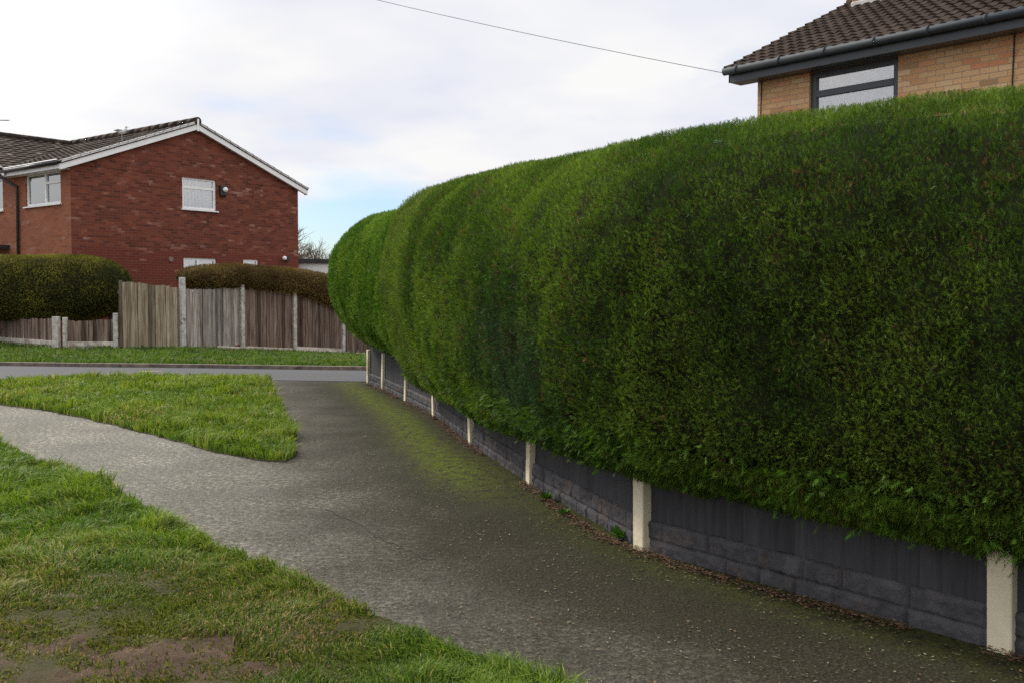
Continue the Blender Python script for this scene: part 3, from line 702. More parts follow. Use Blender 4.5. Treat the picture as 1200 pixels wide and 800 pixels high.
def window(parent, O, U, N, a, b, c, d, bars, fr=.06, mat='white_plastic', sill=True, blind=None, setback=.04, label=None):
    """bars: list of (u0,u1,z0,z1) fractions for mullion/transom centre lines: ('v', f, lo, hi) or ('h', f, lo, hi)"""
    Zv = np.array([0, 0, 1.0]); O = np.array([O[0], O[1], 0.]); P = lambda u, z, k=0: O+U*u+Zv*z-N*k
    m = MB(); t = .06; W = b-a; H = d-c
    m.box(P(a, c, setback+t), U*W, N*t, Zv*fr); m.box(P(a, d-fr, setback+t), U*W, N*t, Zv*fr)
    m.box(P(a, c+fr, setback+t), U*fr, N*t, Zv*(H-2*fr)); m.box(P(b-fr, c+fr, setback+t), U*fr, N*t, Zv*(H-2*fr))
    for (k, f, lo, hi) in bars:
        if k == 'v': m.box(P(a+W*f-fr/2, c+fr+(H-2*fr)*lo, setback+t+.001), U*fr, N*(t+.012), Zv*(H-2*fr)*(hi-lo))
        else: m.box(P(a+fr+(W-2*fr)*lo, c+H*f-fr/2, setback+t+.001), U*(W-2*fr)*(hi-lo), N*(t+.006), Zv*fr)
    w = m.build('window', M[mat], parent, bevel=.004)
    if label: w['label'] = label
    g = MB(); g.box(P(a+fr*.9, c+fr*.9, setback+.04), U*(W-1.8*fr), N*.006, Zv*(H-1.8*fr)); g.build('pane', M['glass'], w)
    if sill: s = MB(); s.box(P(a-.05, c-.035, .03), U*(W+.1), N*.09, Zv*.035); s.build('sill', M[mat], w)
    bm_ = MB(); bm_.box(P(a, c, 1.3), U*W, N*.02, Zv*H); 
    for (p, q) in ((P(a,c,.11), U*.01), (P(b-.01,c,.11), U*.01)): bm_.box(p, q, -N*1.2, Zv*H)
    bm_.box(P(a,c,.11), U*W, -N*1.2, Zv*.01); bm_.box(P(a,d-.01,.11), U*W, -N*1.2, Zv*.01)
    bm_.build('room_lining', M['room'], w)
    if blind == 'vertical' or blind == 'half':
        v = MB(); x = a+.07; e = b-.07 if blind == 'vertical' else b-W*.2
        while x < e: v.box(P(x, c+.07, .17), U*.080+N*.012, -N*.003, Zv*(H-.12)); x += .125
        v.build('blind', M['blind'], w)
    if blind == 'venetian':
        v = MB(); z = c+.05
        while z < d-.05: v.box(P(a+.06, z, .17), U*(W-.12), -N*.022, Zv*.004+(-N)*.0+Zv*.022); z += .034
        v.build('blind', M['blind'], w)
    return w
def roof_slope(O, E, L, S, slope_len, gauge=.30, wave=.30, amp=.022, seed=1, sub=6):
    """tile height field: O lower left, E along the eaves, S up the slope (unit)."""
    Nn = np.cross(E, S); Nn = Nn if Nn[2] > 0 else -Nn
    nc = int(math.ceil(slope_len/gauge)); nu = int(L/wave)*sub+1; us = np.linspace(0, L, nu); V = []; C = []; Fc = []
    rr = np.random.default_rng(seed); base = 0
    for r in range(nc):
        ph = us/wave; prof = amp*(.5+.5*np.cos(2*math.pi*ph)); jit = rr.uniform(-.004, .006, int(L/wave)+2)[np.minimum((us/wave).astype(int), int(L/wave))]
        s0 = r*gauge; s1 = min((r+1)*gauge+.02, slope_len+.02); tint = rr.uniform(.75, 1.3, int(L/wave)+2)[np.minimum((us/wave+.02).astype(int), int(L/wave))]
        for (s, h) in ((s0, .002), (s0, .034), (s1, .008)):
            V.append(O+E*us[:,None]+S*s+Nn*(prof+h+(jit if h == .034 else 0))[:,None]); C.append(np.repeat(tint[:,None], 3, 1))
        for k in range(2):
            a = base+k*nu+np.arange(nu-1); Fc.append(np.stack([a, a+1, a+1+nu, a+nu], 1))
        base += 3*nu
    return np.concatenate(V), np.concatenate(Fc), np.concatenate(C)
def roof_object(name, slopes, mat, parent, under=True):
    Vs, Fs, Cs, b = [], [], [], 0
    for sl in slopes:
        V, Fc, C = roof_slope(*sl[:5], **(sl[5] if len(sl) > 5 else {})); Vs.append(V); Fs.append(Fc+b); Cs.append(C); b += len(V)
        O, E, L, S, sl_len = sl[:5]; Nn = np.cross(E, S); Nn = Nn if Nn[2] > 0 else -Nn
        q = np.array([O, O+E*L, O+E*L+S*sl_len, O+S*sl_len]); q2 = q-Nn*.03; q1 = q-Nn*.002; Vs.append(np.concatenate([q1, q2])); Cs.append(np.ones((8, 3)))
        Fs.append(np.array([[0,1,2,3],[4,7,6,5],[0,4,5,1],[1,5,6,2],[2,6,7,3],[3,7,4,0]])+b); b += 8
    return raw_mesh(name, np.concatenate(Vs), np.concatenate(Fs), mat, parent, col=np.concatenate(Cs))
def ridge_tiles(a, b, r=.12):
    m = MB(); a = np.array(a, float); b = np.array(b, float); L = np.linalg.norm(b-a); n = int(L/.45); d = (b-a)/L
    for k in range(n):
        m.tube([a+d*L*k/n, a+d*(L*(k+1)/n+.004)], [r, r*.96], 10)
    return m
UP = np.array([0, 0, 1.0])

# ---- red brick house on the left
EZ = 4.85
A = hit(82, 193, EZ); B = hit(349, 222.5, EZ)
G = B-A; W = np.linalg.norm(G); G /= W; Fd = np.array([-G[1], G[0], 0]); 
if Fd[0] > 0: Fd = -Fd
NG = -Fd; NF = -G                              # outward normals of gable and of front
A0 = np.array([A[0], A[1], 0]); gz = float(terrain(A[0], A[1]))-.9
house = empty('red_brick_house', [A[0], A[1], float(terrain(A[0], A[1]))], 'red brick house with white trimmed gable and dark tiled roof behind the old fence', 'house')
def gpx(x, y, O=A0, U=G, N=NG):
    p = hit_plane(x, y, O, N); return float(np.dot(p-O, U)), float(p[2])
def fpx(x, y): return gpx(x, y, A0, Fd, NF)
apex_u, apex_z = W/2, EZ+ (gpx(231, 151)[1]-EZ)
TAN = (apex_z-EZ)/(W/2)
def rect(f, tl, br, tr=None):
    (a, d), (b, c) = f(*tl), f(*br); return [min(a, b), max(a, b), min(c, d), max(c, d)]
w1 = rect(gpx, (213.3, 206.6), (253.5, 248.0)); w2 = rect(gpx, (215, 302), (254, 343)); w3 = rect(gpx, (285, 304), (303, 322))
wm = wall_mesh(A0, G, NG, W, gz, EZ, [w1, w2, w3], gable=(apex_u, apex_z))
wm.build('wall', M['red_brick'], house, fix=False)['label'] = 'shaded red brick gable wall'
window(house, A0, G, NG, *w1, [('h', .68, 0, 1)], fr=.075, blind='vertical')
window(house, A0, G, NG, *w2, [('h', .68, 0, 1), ('v', .45, 0, 1)], fr=.07, blind='half')
window(house, A0, G, NG, *w3, [], fr=.06)
DF = 10.6
ftl = fpx(29.7, 205); fbr = fpx(71.4, 239); f1 = [min(ftl[0], fbr[0]), max(ftl[0], fbr[0]), 0, 0]
f1[3] = (fpx(29.7, 205)[1]+fpx(70, 198.7)[1])/2; f1[2] = (fpx(31, 243)[1]+fpx(71.5, 238.5)[1])/2
TW = fpx(14, 260)[0]                            # where the cross wing starts
f2 = [fpx(3.3, 230)[0], fpx(3.3, 230)[0]+1.8, f1[2]-.02, f1[3]]
wf = wall_mesh(A0, Fd, NF, DF, gz, EZ, [f1, f2]); wf.build('wall', M['sun_tinted_brick'], house, fix=False)['label'] = 'orange brick front wall, sunlit tone painted into the brick'
window(house, A0, Fd, NF, *f1, [('v', .45, 0, 1), ('h', .66, 0, .45)], fr=.07)
window(house, A0, Fd, NF, *f2, [('v', .5, 0, 1)], fr=.07)
bw = MB(); bk = wall_mesh(B*[1,1,0], Fd, G, DF, gz, EZ, []); bk.build('wall', M['red_brick'], house, fix=False)
br_ = 3.6
# roofs
LS = math.hypot(W/2+.3, (W/2+.3)*TAN); cA = math.atan(TAN); SA = G*math.cos(cA)+UP*math.sin(cA); SB = -G*math.cos(cA)+UP*math.sin(cA)
Oa = A0-G*.32+NG*.16+UP*(EZ+.14-.32*TAN); Ob = A0+G*(W+.32)+NG*.16+UP*(EZ+.14-.32*TAN); LS = (W/2+.32)/math.cos(cA)
rid = br_*TAN
Wc = np.array(A0)+Fd*(TW-.30)
HWw = W/2*1.0+.3                               # cross wing half width incl. overhang
OW = A0+Fd*(TW-.30)-G*.45+UP*(EZ+.17-.30*TAN); SW = Fd*math.cos(cA)+UP*math.sin(cA); SW2 = -Fd*math.cos(cA)+UP*math.sin(cA)
roof = roof_object('roof', [(Oa, Fd, DF, SA, LS), (Ob, Fd, DF, SB, LS, {'seed': 4}), (OW, G, W+.9, SW, (W/2+.3)/math.cos(cA), {'seed': 5}), (OW+Fd*(W+.6), G, W+.9, SW2, (W/2+.3)/math.cos(cA), {'seed': 6})], M['tiles_far'], house)
rz = EZ+.20+W/2*TAN
rt = ridge_tiles(A0+G*W/2+NG*.16+UP*rz, A0+G*W/2+Fd*DF+UP*rz); rt2 = ridge_tiles(A0+Fd*(TW+W/2)-G*.45+UP*rz, A0+Fd*(TW+W/2)+G*(W+.4)+UP*rz); 
ro = rt.build('ridge_tiles', M['tiles_far'], roof, smooth=True); rt2.build('ridge_tiles', M['tiles_far'], roof, smooth=True)
for o_ in (ro, roof.children[-1]):
    at = o_.data.attributes.new('Tint', 'FLOAT_COLOR', 'POINT'); at.data.foreach_set('color', [.9, .9, .9, 1]*len(o_.data.vertices))
# bargeboards on the gable
def bargeboard(side):
    m = MB(); s = 1 if side == 0 else -1; O = (A0 if side == 0 else A0+G*W)-G*.30*s+NG*.11; d = G*s
    L = W/2+.30; z0 = EZ-.30*TAN-.05; h = .255
    a = O+UP*z0; b = O+d*L+UP*(z0+L*TAN)
    m.quad(a+NG*.03, b+NG*.03, b+NG*.03+UP*h, a+NG*.03+UP*h); m.quad(a, b, b+UP*h, a+UP*h)
    m.quad(a, a+NG*.03, b+NG*.03, b); m.quad(a+UP*h, b+UP*h, b+UP*h+NG*.03, a+UP*h+NG*.03); m.quad(a, a+UP*h, a+UP*h+NG*.03, a+NG*.03); m.quad(b, b+NG*.03, b+NG*.03+UP*h, b+UP*h)
    # soffit strip back to the wall, and the boxed end at the eaves
    m.quad(a+UP*.02, b+UP*.02, b+UP*.02-NG*.12, a+UP*.02-NG*.12)
    m.box(a-NG*.11+d*.0, d*.03, NG*.11, UP*h)
    return m.build('bargeboard', M['white_paint'], house)
bargeboard(0); bargeboard(1)
fin = MB(); fin.box(A0+G*(W/2-.035)+NG*.142+UP*(apex_z-.10), G*.07, NG*.02, UP*.36); fin.build('apex_cover', M['white_paint'], house)
# front fascia, soffit and gutter
fa = MB(); fa.box(A0-G*.30+UP*(EZ-.13)-NG*0, Fd*(TW+.0), G*.025, UP*.16); fa.box(A0-G*.275+UP*(EZ-.13), Fd*TW, G*.275, UP*.012)
fa.build('fascia', M['white_paint'], house)
gu = MB(); gu.tube([A0-G*.36+UP*(EZ+.02)+Fd*.02, A0-G*.36+UP*(EZ+.01)+Fd*(TW+.05)], .055, 10); gu.build('gutter', M['black_plastic'], house, smooth=True)
gl_ = MB(); gl_.tube([A0-G*.37+UP*(EZ+.095), A0-G*.37+UP*(EZ+.085)+Fd*(TW)], .018, 6); gl_.build('eaves_trim', M['white_paint'], house)
# wing gable fascia (left of the downpipe)
wb = MB(); a = A0+Fd*(TW-.35)-G*.38+UP*(EZ-.12); b = a+Fd*(W/2+.3)+UP*((W/2+.3)*TAN); c = b+Fd*(W/2+.3)-UP*((W/2+.3)*TAN)
for p, q in ((a, b), (b, c)):
    wb.quad(p, q, q+UP*.22, p+UP*.22); wb.quad(p+G*.03, q+G*.03, q+G*.03+UP*.22, p+G*.03+UP*.22); wb.quad(p, p+G*.38, q+G*.38, q); wb.quad(p, p+G*.03, p+G*.03+UP*.22, p+UP*.22)
wb.build('bargeboard', M['white_paint'], house, fix=False)
wt = wall_mesh(A0-G*.0, Fd, NF, TW+W+.0, EZ-.001, EZ, [], u0=TW, gable=(TW+W/2, EZ+W/2*TAN)); wt.build('wall', M['sun_tinted_brick'], house, fix=False)
# downpipe
dp = MB(); q0 = A0+Fd*(TW-.10); dp.tube([q0-G*.36+UP*EZ, q0-G*.36+UP*(EZ-.12), q0-G*.06+Fd*(-.35)+UP*(EZ-.42), q0-G*.06-Fd*.35+UP*(EZ-.6), q0-G*.06-Fd*.35+UP*gz], .042, 10)
dp.build('drainpipe', M['black_plastic'], house, smooth=True)
def band(z): pass
# small fittings on the gable wall
def lamp(px, py, s, black=True):
    u, z = gpx(px, py); P0 = A0+G*u+UP*z+NG*.003
    m = MB(); m.box(P0-G*s*.55-UP*s*.8, G*s*1.1, NG*.09, UP*s*1.6); o = m.build('floodlight', M['black_plastic'], house, bevel=.01)
    b = MB(); b.ball(P0+NG*.13+G*.03+UP*s*.15, s*.42); b.build('bulb_cover', M['white_plastic'], o, smooth=True)
    if black: k = MB(); k.tube([P0-UP*s*.7+NG*.05, P0-UP*s*.95+NG*.14], [.03,.05], 8); k.build('sensor', M['black_plastic'], o)
lamp(260, 224, .19)
u, z = gpx(333, 303); P0 = A0+G*u+UP*z; m = MB(); m.tube([P0, P0+NG*.1], .05, 8); m.ball(P0+NG*.14-G*.10, .075); m.build('wall_lamp', M['white_plastic'], house, smooth=True)
m = MB(); m.box(P0+G*.02+UP*-.07, G*.13, NG*.10, UP*.13); m.build('camera_box', M['black_plastic'], house)
u, z = gpx(200, 304); m = MB(); m.tube([A0+G*u+UP*z, A0+G*u+UP*z+NG*.03], .075, 12); m.build('flue_vent', simple('vent_grey', (.22,.15,.13), .8), house)
# small dark porch canopy at the left edge
p = fpx(2, 291); m = MB(); m.box(A0+Fd*(p[0]-.5)-G*.9+UP*(p[1]-.05), Fd*3, G*.9, UP*.12); m.build('porch_canopy', M['felt'], house)

# extension behind the house
ex = at_depth(349, 303, 33.2); exr = at_depth(384, 305, 33.2); zt_ = ex[2]
ext_o = empty('garden_room', [ex[0]-.3, 32.5, float(terrain(ex[0], 32.5))], 'low white flat roofed garden room right of the red brick house', 'outbuilding')
m = MB(); m.box([ex[0]-.25, 33.2, zt_-.14], [exr[0]-ex[0]+.25, .25, -.02], [1.2, 3.0, 0], [0, 0, .14]); m.build('roof', M['felt'], ext_o, bevel=.01)
m = MB(); m.box([ex[0]-.25, 33.35, gz], [exr[0]-ex[0]+.45, .2, 0], [1.2, 2.8, 0], [0, 0, zt_-.14-gz]); m.build('wall', M['render'], ext_o)
m = MB(); m.box([ex[0]+.1, 33.33, 0.4], [.7, .1, 0], [0, .05, 0], [0, 0, 1.3]); m.build('window', M['black_plastic'], ext_o)

# ---- tan brick house at right
EZ2 = 4.49
C0 = hit(888, 95.5, EZ2); C1 = hit(1200, 36.5, EZ2); U2 = C1-C0; U2 /= np.linalg.norm(U2); N2 = np.array([U2[1], -U2[0], 0]); N2 = N2 if N2[1] < 0 else -N2
In2 = -N2; C0g = np.array([C0[0], C0[1], 0]); gz2 = -.05; L2 = 9.0
h2 = empty('tan_brick_house', [C0[0], C0[1], 0], 'tan brick house with grey gutter and brown tiled roof above the long hedge', 'house')
def hpx(x, y): return gpx(x, y, C0g, U2, N2)
hw = [hpx(948.5, 95)[0], hpx(1052.5, 80)[0], 2.75, EZ2-.012]
wall_mesh(C0g, U2, N2, L2, gz2, EZ2, [hw]).build('wall', M['tan_brick'], h2, fix=False)
wl = wall_mesh(C0g, In2, -U2, 6.4, gz2, EZ2, [], gable=(3.2, EZ2+3.2*.47)); wl.build('wall', M['tan_brick'], h2, fix=False)
tr = hpx(1000, 102.5)[1]
window(h2, C0g, U2, N2, *hw, [('h', (tr-hw[2])/(hw[3]-hw[2]), 0, 1)], fr=.085, mat='grey_plastic', blind='venetian', setback=.05)
c2 = math.atan(.47); S2 = In2*math.cos(c2)+UP*math.sin(c2); S2b = N2*math.cos(c2)+UP*math.sin(c2)
O2 = C0g-U2*.34+N2*.36+UP*(EZ2+.20-.36*.47+.12)
sl2 = (3.2+.36)/math.cos(c2)
roof2 = roof_object('roof', [(O2, U2, L2+.3, S2, sl2, dict(gauge=.27, wave=.165, amp=.03, seed=9)), (C0g-U2*.34+In2*6.76+UP*(EZ2+.30-.36*.47), U2, L2+.3, S2b, sl2, dict(gauge=.27, wave=.165, amp=.03, seed=10))], M['tiles_near'], h2)
m = ridge_tiles(C0g+In2*3.2-U2*.34+UP*(EZ2+.31+3.2*.47), C0g+In2*3.2+U2*L2+UP*(EZ2+.31+3.2*.47), .11); o_ = m.build('ridge_tiles', M['tiles_near'], roof2, smooth=True)
at = o_.data.attributes.new('Tint', 'FLOAT_COLOR', 'POINT'); at.data.foreach_set('color', [1, 1, 1, 1]*len(o_.data.vertices))
m = MB(); m.box(C0g-U2*.30+N2*.28+UP*(EZ2-.02), U2*(L2+.3), -N2*.022, UP*.19); m.box(C0g-U2*.30+N2*.258+UP*(EZ2-.02), U2*(L2+.3), -N2*.256, UP*.012)
m.build('fascia', M['grey_plastic'], h2)
m = MB(); z0 = EZ2-.02
q = [(N2*.28, z0), (N2*.28, z0+.23)]
a = C0g-U2*.30; b_ = a+In2*3.2
for off in (0, .022):
    p = a-U2*off; m.quad(p+N2*.28+UP*z0, p+In2*3.2+UP*(z0+3.48*.47-.0), p+In2*3.2+UP*(z0+3.48*.47+.21), p+N2*.28+UP*(z0+.21))
m.quad(a+N2*.28+UP*z0, a+N2*.28+UP*z0-U2*.022, a+In2*3.2+UP*(z0+3.48*.47)-U2*.022, a+In2*3.2+UP*(z0+3.48*.47))
m.quad(a+N2*.28+UP*(z0+.01), a+In2*3.2+UP*(z0+3.48*.47+.01), a+U2*.3+In2*3.2+UP*(z0+3.48*.47+.01), a+U2*.3+N2*.28+UP*(z0+.01))
m.build('bargeboard', M['grey_plastic'], h2)
m = MB(); ga = C0g-U2*.36+N2*.345+UP*(EZ2+.145); m.tube([ga, ga+U2*(L2+.3)], .058, 14); gt = m.build('gutter', M['gutter_grey'], h2, smooth=True)
for k in range(12):
    m = MB(); p = ga+U2*(.22+k*.72); m.tube([p, p+U2*.035], .066, 14); m.build('gutter_bracket', M['gutter_grey'], gt, smooth=True)
# chimney
cpt = C0g+In2*2.65-U2*.02; m = MB(); zc = EZ2+.31+2.65*.47
m.box(cpt+UP*(zc-.25)+U2*.05, U2*.95, In2*.62, UP*1.7); ch = m.build('chimney', M['chimney_brick'], roof2)
m = MB(); m.box(cpt+UP*(zc-.24)-N2*-.02+U2*.03, U2*.99, In2*.66, UP*.36); m.build('mortar_flaunching', M['mortar_white'], ch, bevel=.02)
# cables on the wall
for px, y0, y1, nm in ((1189, 38, 110, 'wall_cable'), (893.5, 94, 140, 'wall_cable')):
    u, _ = hpx(px, 60); m = MB(); m.tube([C0g+U2*u+N2*.012+UP*EZ2, C0g+U2*(u-.02)+N2*.012+UP*3.6, C0g+U2*(u-.05)+N2*.012+UP*2.4], .009, 6); m.build(nm, M['cable'], h2)

# overhead wire
e = C0g-U2*.33+N2*.30+UP*(EZ2+.12); st = at_depth(436, -1, 19.0); st2 = st+(st-e)*.5; st2[2] += .11
pts = []
for k in range(33):
    t = k/32; p = st2*(1-t)+e*t; pts.append(p-UP*(.16*4*t*(1-t)*.5))
m = MB(); m.tube(pts, .0045, 5); w = m.build('overhead_wire', M['cable']); tag(w, 'thin black telephone wire crossing the sky to the tan brick house', 'wire')

# ---------------------------------------------------------------- far fences
def boards(parent, a, b, zb0, zb1, zt0, zt1, seed, mat, name='board_panel', w0=.09, th=.012, off=.02, tint=1.0, ragged=.022, label=None):
    rr = random.Random(seed); a = np.array([a[0], a[1], 0.]); b = np.array([b[0], b[1], 0.]); d = b-a; L = np.linalg.norm(d); d /= L; n = np.array([d[1], -d[0], 0]); n = n if n[1] < 0 else -n
    m = MB(); x = 0; cols = []
    while x < L-.005:
        w = min(rr.uniform(w0*.85, w0*1.12), L-x); t = (x+w/2)/L; lo = zb0*(1-t)+zb1*t+rr.uniform(-ragged, ragged); hi = zt0*(1-t)+zt1*t+rr.uniform(-ragged, ragged)
        sh = rr.uniform(-.008, .016); tl = rr.uniform(-.008, .008); o = a+d*x+n*(off+sh); w2 = w*rr.uniform(.88, 1.0)
        m.box(o+UP*lo, d*w2, n*th, UP*(hi-lo)+d*tl); cols += [tint*rr.choice([.45, .75, .95, 1, 1.15, 1.35, .8])]*24; x += w
    m.box(a+UP*(max(zb0, zb1)+.06)-n*.012, d*L, n*.006, UP*(min(zt0, zt1)-max(zb0, zb1)-.12)); cols += [.25*tint]*24
    for zz in (.25, .8):
        z_ = zb0+(zt0-zb0)*zz; z2 = zb1+(zt1-zb1)*zz
        m.box(a+UP*z_-n*.03, d*L+UP*(z2-z_), n*.035, UP*.07); cols += [.8*tint]*24
    o = m_build_tint(m, name, M[mat], parent, cols)
    if label: o['label'] = label
    return o
fpt = {q[0]: hit_ground(*q) for q in FB}
_o = fpt[213].copy(); _d = fpt[401]-fpt[213]; _d[2] = 0; _n = np.array([-_d[1], _d[0], 0]); _n /= np.linalg.norm(_n)
for _x, _y in FB:
    if _x > 213:
        _p = hit_plane(_x, _y, _o, _n); fpt[_x] = np.array([_p[0], _p[1], float(terrain(_p[0], _p[1]))])
def zat(p, x, y): return at_depth(x, y, p[1])[2]
ff = empty('old_wooden_fence', fpt[213].tolist(), 'weathered tall wooden fence with concrete posts below the brown hedge', 'fence')
def fpost(parent, p, top_y, px, w=.10, mat='grey_post', label=None):
    zt_ = zat(p, px, top_y); d = (fpt[283]-fpt[213]); d /= np.linalg.norm(d); d[2] = 0; n = np.array([d[1], -d[0], 0]); m = MB()
    m.box([p[0]-d[0]*w/2, p[1]-d[1]*w/2, p[2]-.15], d*w, n*w, [0.0, 0, zt_-p[2]+.15]); o = m.build('post', M[mat], parent, bevel=.008)
    if label: o['label'] = label
fpost(ff, fpt[213], 325, 213, .12, 'peeling_post', 'taller post with peeling white paint')
fpost(ff, fpt[283], 334, 283); fpost(ff, fpt[344], 343, 344); fpost(ff, fpt[401], 360, 401)
fpost(ff, fpt[452], 370, 452)
def panel(p, q, xs, ys, seed, mat, tint=1.0, parent=ff, label=None, off=.02):
    # xs: (x0,x1), ys: top0, top1, bottom0, bottom1 in the picture's survey units
    return boards(parent, p+(q-p)*.03, q-(q-p)*.02, zat(p, xs[0], ys[2]), zat(q, xs[1], ys[3]), zat(p, xs[0], ys[0]), zat(q, xs[1], ys[1]), seed, mat, tint=tint, label=label, off=off)
panel(fpt[213], fpt[283], (213, 283), (339, 338, 413, 404), 21, 'old_wood', 1.15, label='pale weathered panel slipping at one end')
panel(fpt[283], fpt[344], (283, 344), (338, 343, 408, 408), 22, 'brown_wood', 1.1)
panel(fpt[344], fpt[401], (344, 401), (345, 352, 412, 408), 23, 'brown_wood')
panel(fpt[401], fpt[452], (401, 452), (358, 370, 413, 414), 24, 'brown_wood', .85)
gp = panel(fpt[137]+(fpt[213]-fpt[137])*.03+np.array([0,-.1,0]), fpt[213], (141, 211), (329, 337, 407, 411), 25, 'gold_wood', label='golden brown panel leaning outward')
def gboard(parent, p, q, h, mat='pale_board', dz0=0.0, dz1=0.0):
    d = q-p; L = np.hypot(d[0], d[1]); n = np.array([d[1], -d[0], 0])/L; n = n if n[1] < 0 else -n; m = MB()
    m.box(np.array(p)+d*.03+UP*(-.1), d*.94, n*.05, UP*(h+.1)); return m.build('gravel_board', M[mat], parent, bevel=.008)
gboard(ff, fpt[213]+(fpt[283]-fpt[213])*.55, fpt[283], .17); gboard(ff, fpt[283], fpt[344], .19); gboard(ff, fpt[344], fpt[401], .24); gboard(ff, fpt[401], fpt[452], .13); gboard(ff, fpt[137], fpt[213], .07)
lf = empty('low_wooden_fence', fpt[68].tolist(), 'low brown board fence on pale block base under the green hedge', 'fence')
def plain_post(p, w, h, mat, d=np.array([1.,0,0])):
    n = np.array([0, -1., 0]); m = MB(); m.box([p[0]-w/2, p[1], p[2]-.15], [w, 0, 0], [0, -w*.9, 0], [0, 0, h+.15]); return m.build('post', M[mat], lf, bevel=.008)
plain_post(fpt[68]-np.array([0.0,0,0]), .15, zat(fpt[68], 68, 371)-fpt[68][2], 'grey_post'); plain_post(fpt[78], .10, zat(fpt[78], 78, 372)-fpt[78][2], 'grey_post'); plain_post(fpt[137], .10, zat(fpt[137], 137, 367)-fpt[137][2], 'peeling_post')
def lpanel(p, q, x0, x1, t0, t1, b0, b1, seed, tint):
    boards(lf, p+(q-p)*.03, q-(q-p)*.03, zat(p, x0, b0), zat(q, x1, b1), zat(p, x0, t0), zat(q, x1, t1), seed, 'brown_wood', tint=tint)
pL = fpt[-40]
lpanel(fpt[0], fpt[68], 0, 66, 373, 374, 398, 400, 31, 1.35); lpanel(pL, fpt[0], -40, 0, 371, 373, 394, 398, 32, 1.3); lpanel(fpt[78], fpt[137], 79, 136, 376, 375, 401.5, 400, 33, 1.0)
plain_post(fpt[0]-np.array([.1,0,0]), .11, .85, 'grey_post')
def rockboard(p, q, h, seed):
    rr = random.Random(seed); d = q-p; L = np.hypot(d[0], d[1]); u = d/L; n = np.array([u[1], -u[0], 0]); n = n if n[1] < 0 else -n; m = MB()
    for r in range(2):
        x = .05
        while x < L-.05:
            w = min(rr.uniform(.2, .42), L-.05-x); m.box(p+u*x+UP*(-.12*0+r*h/2), u*(w-.012), n*(.05+rr.uniform(0, .015)), UP*(h/2-.012)); x += w
    m.build('gravel_board', M['pale_board'], lf, bevel=.006)
rockboard(pL, fpt[0], .26, 1); rockboard(fpt[0], fpt[68], .25, 2); rockboard(fpt[78], fpt[137], .24, 3)

# ---------------------------------------------------------------- far hedges
def block_hedge(name, label, c0, c1, depth, zb, zt, colf, N, inner, round_left=True, e=3.2, size=.075, sag=None, low=None):
    """clipped hedge along c0->c1 (centre line), superellipse section and rounded ends."""
    o = empty(name, [*(np.array(c0)+np.array(c1))[:2]/2, float(terrain(c0[0], c0[1]))], label, 'hedge')
    d = np.array(c1)-np.array(c0); d[2] = 0; L = np.linalg.norm(d); d /= L; n = np.array([d[1], -d[0], 0]); n = n if n[1] < 0 else -n
    def surf(S, PH, inset=0):
        k = np.minimum(np.clip(S/.9, 0, 1), np.clip((L-S)/1.5, 0, 1)); q = np.sqrt(np.clip(1-(1-k)**2.6, 0, 1))
        b0 = zb(S/L); t0 = zt(S/L); a = depth/2*(.3+.7*q)-inset; b = (t0-b0)/2*(.12+.88*q)-inset; C, Sn = np.cos(PH), np.sin(PH)
        m = a*np.sign(C)*np.abs(C)**(2/e); z = (b0+t0)/2-(0 if sag is None else sag(S/L))+b*np.sign(Sn)*np.abs(Sn)**(2/e)
        lump = (fbm(S*1.3, z*2, depth, 3)-.5)*.16; m = m*(1+lump)
        P = np.array([c0[0], c0[1], 0])+d*S[...,None]+n*m[...,None]; P[...,2] = z+np.where(Sn > .3, lump*.5, 0); return P
    ss = np.linspace(.003, L-.003, int(L/.1)+2); ph = np.linspace(0, 2*math.pi, 49); S, PH = np.meshgrid(ss, ph, indexing='ij')
    P = surf(S, PH, .06); nn, mm = S.shape; idx = np.arange(nn*mm).reshape(nn, mm); Fc = np.stack([idx[:-1,:-1], idx[1:,:-1], idx[1:,1:], idx[:-1,1:]], -1).reshape(-1, 4)
    raw_mesh('inner_growth', P.reshape(-1, 3), Fc, M[inner], o, smooth=True)
    P = surf(S, PH); du = P[1:,:-1]-P[:-1,:-1]; dv = P[:-1,1:]-P[:-1,:-1]; nr = np.cross(dv, du); ar = np.linalg.norm(nr, axis=-1)+1e-9; nr /= ar[...,None]
    ctr = P[:-1,:-1]; mid = P.mean(axis=1)[:-1,None,:]; nr = -nr if np.sum(nr*(ctr-mid), -1).mean() < 0 else nr
    w = (ar/ar.sum()).ravel(); pick = RNG.choice(len(w), N, p=w); i, j = np.unravel_index(pick, ar.shape)
    Pn = P[i, j]+RNG.random((N, 1))*du[i, j]+RNG.random((N, 1))*dv[i, j]; Nn = nr[i, j]; Pn -= Nn*RNG.uniform(-.3, 1, (N, 1))*.05
    sprays('foliage', Pn, Nn, np.full(N, size), colf(Pn, Nn), M['far_leaf'], o, K=5, narrow=.16)
    for f in np.arange(.1, 1, max(.12, .8/L)):
        p = np.array(c0)*(1-f)+np.array(c1)*f; g = float(terrain(p[0], p[1])); tr_ = MB(); tr_.tube([[p[0], p[1], g-.05], [p[0]+.03, p[1], g+.5], [p[0], p[1]+.02, float(zb(f))+.4]], [.07,.055,.04], 7); tr_.build('stem', M['bark'], o, smooth=True)
    return o
def green_c(P, N):
    n = len(P); nz = fbm(P[:,0]*1.6, P[:,1]*1.6, P[:,2]*2, 3); topf = np.clip((P[:,2]-1.3)/.9, 0, 1)
    t = np.clip((nz-.5)*2+.45+RNG.normal(0, .2, n), 0, 1)[:,None]; c = np.array([.050,.062,.014])*(1-t)+np.array([.30,.27,.04])*t
    r = (RNG.random(n) < .07)[:,None]; return np.where(r, np.array([.10,.05,.028]), c)*RNG.uniform(.75, 1.25, (n, 1))
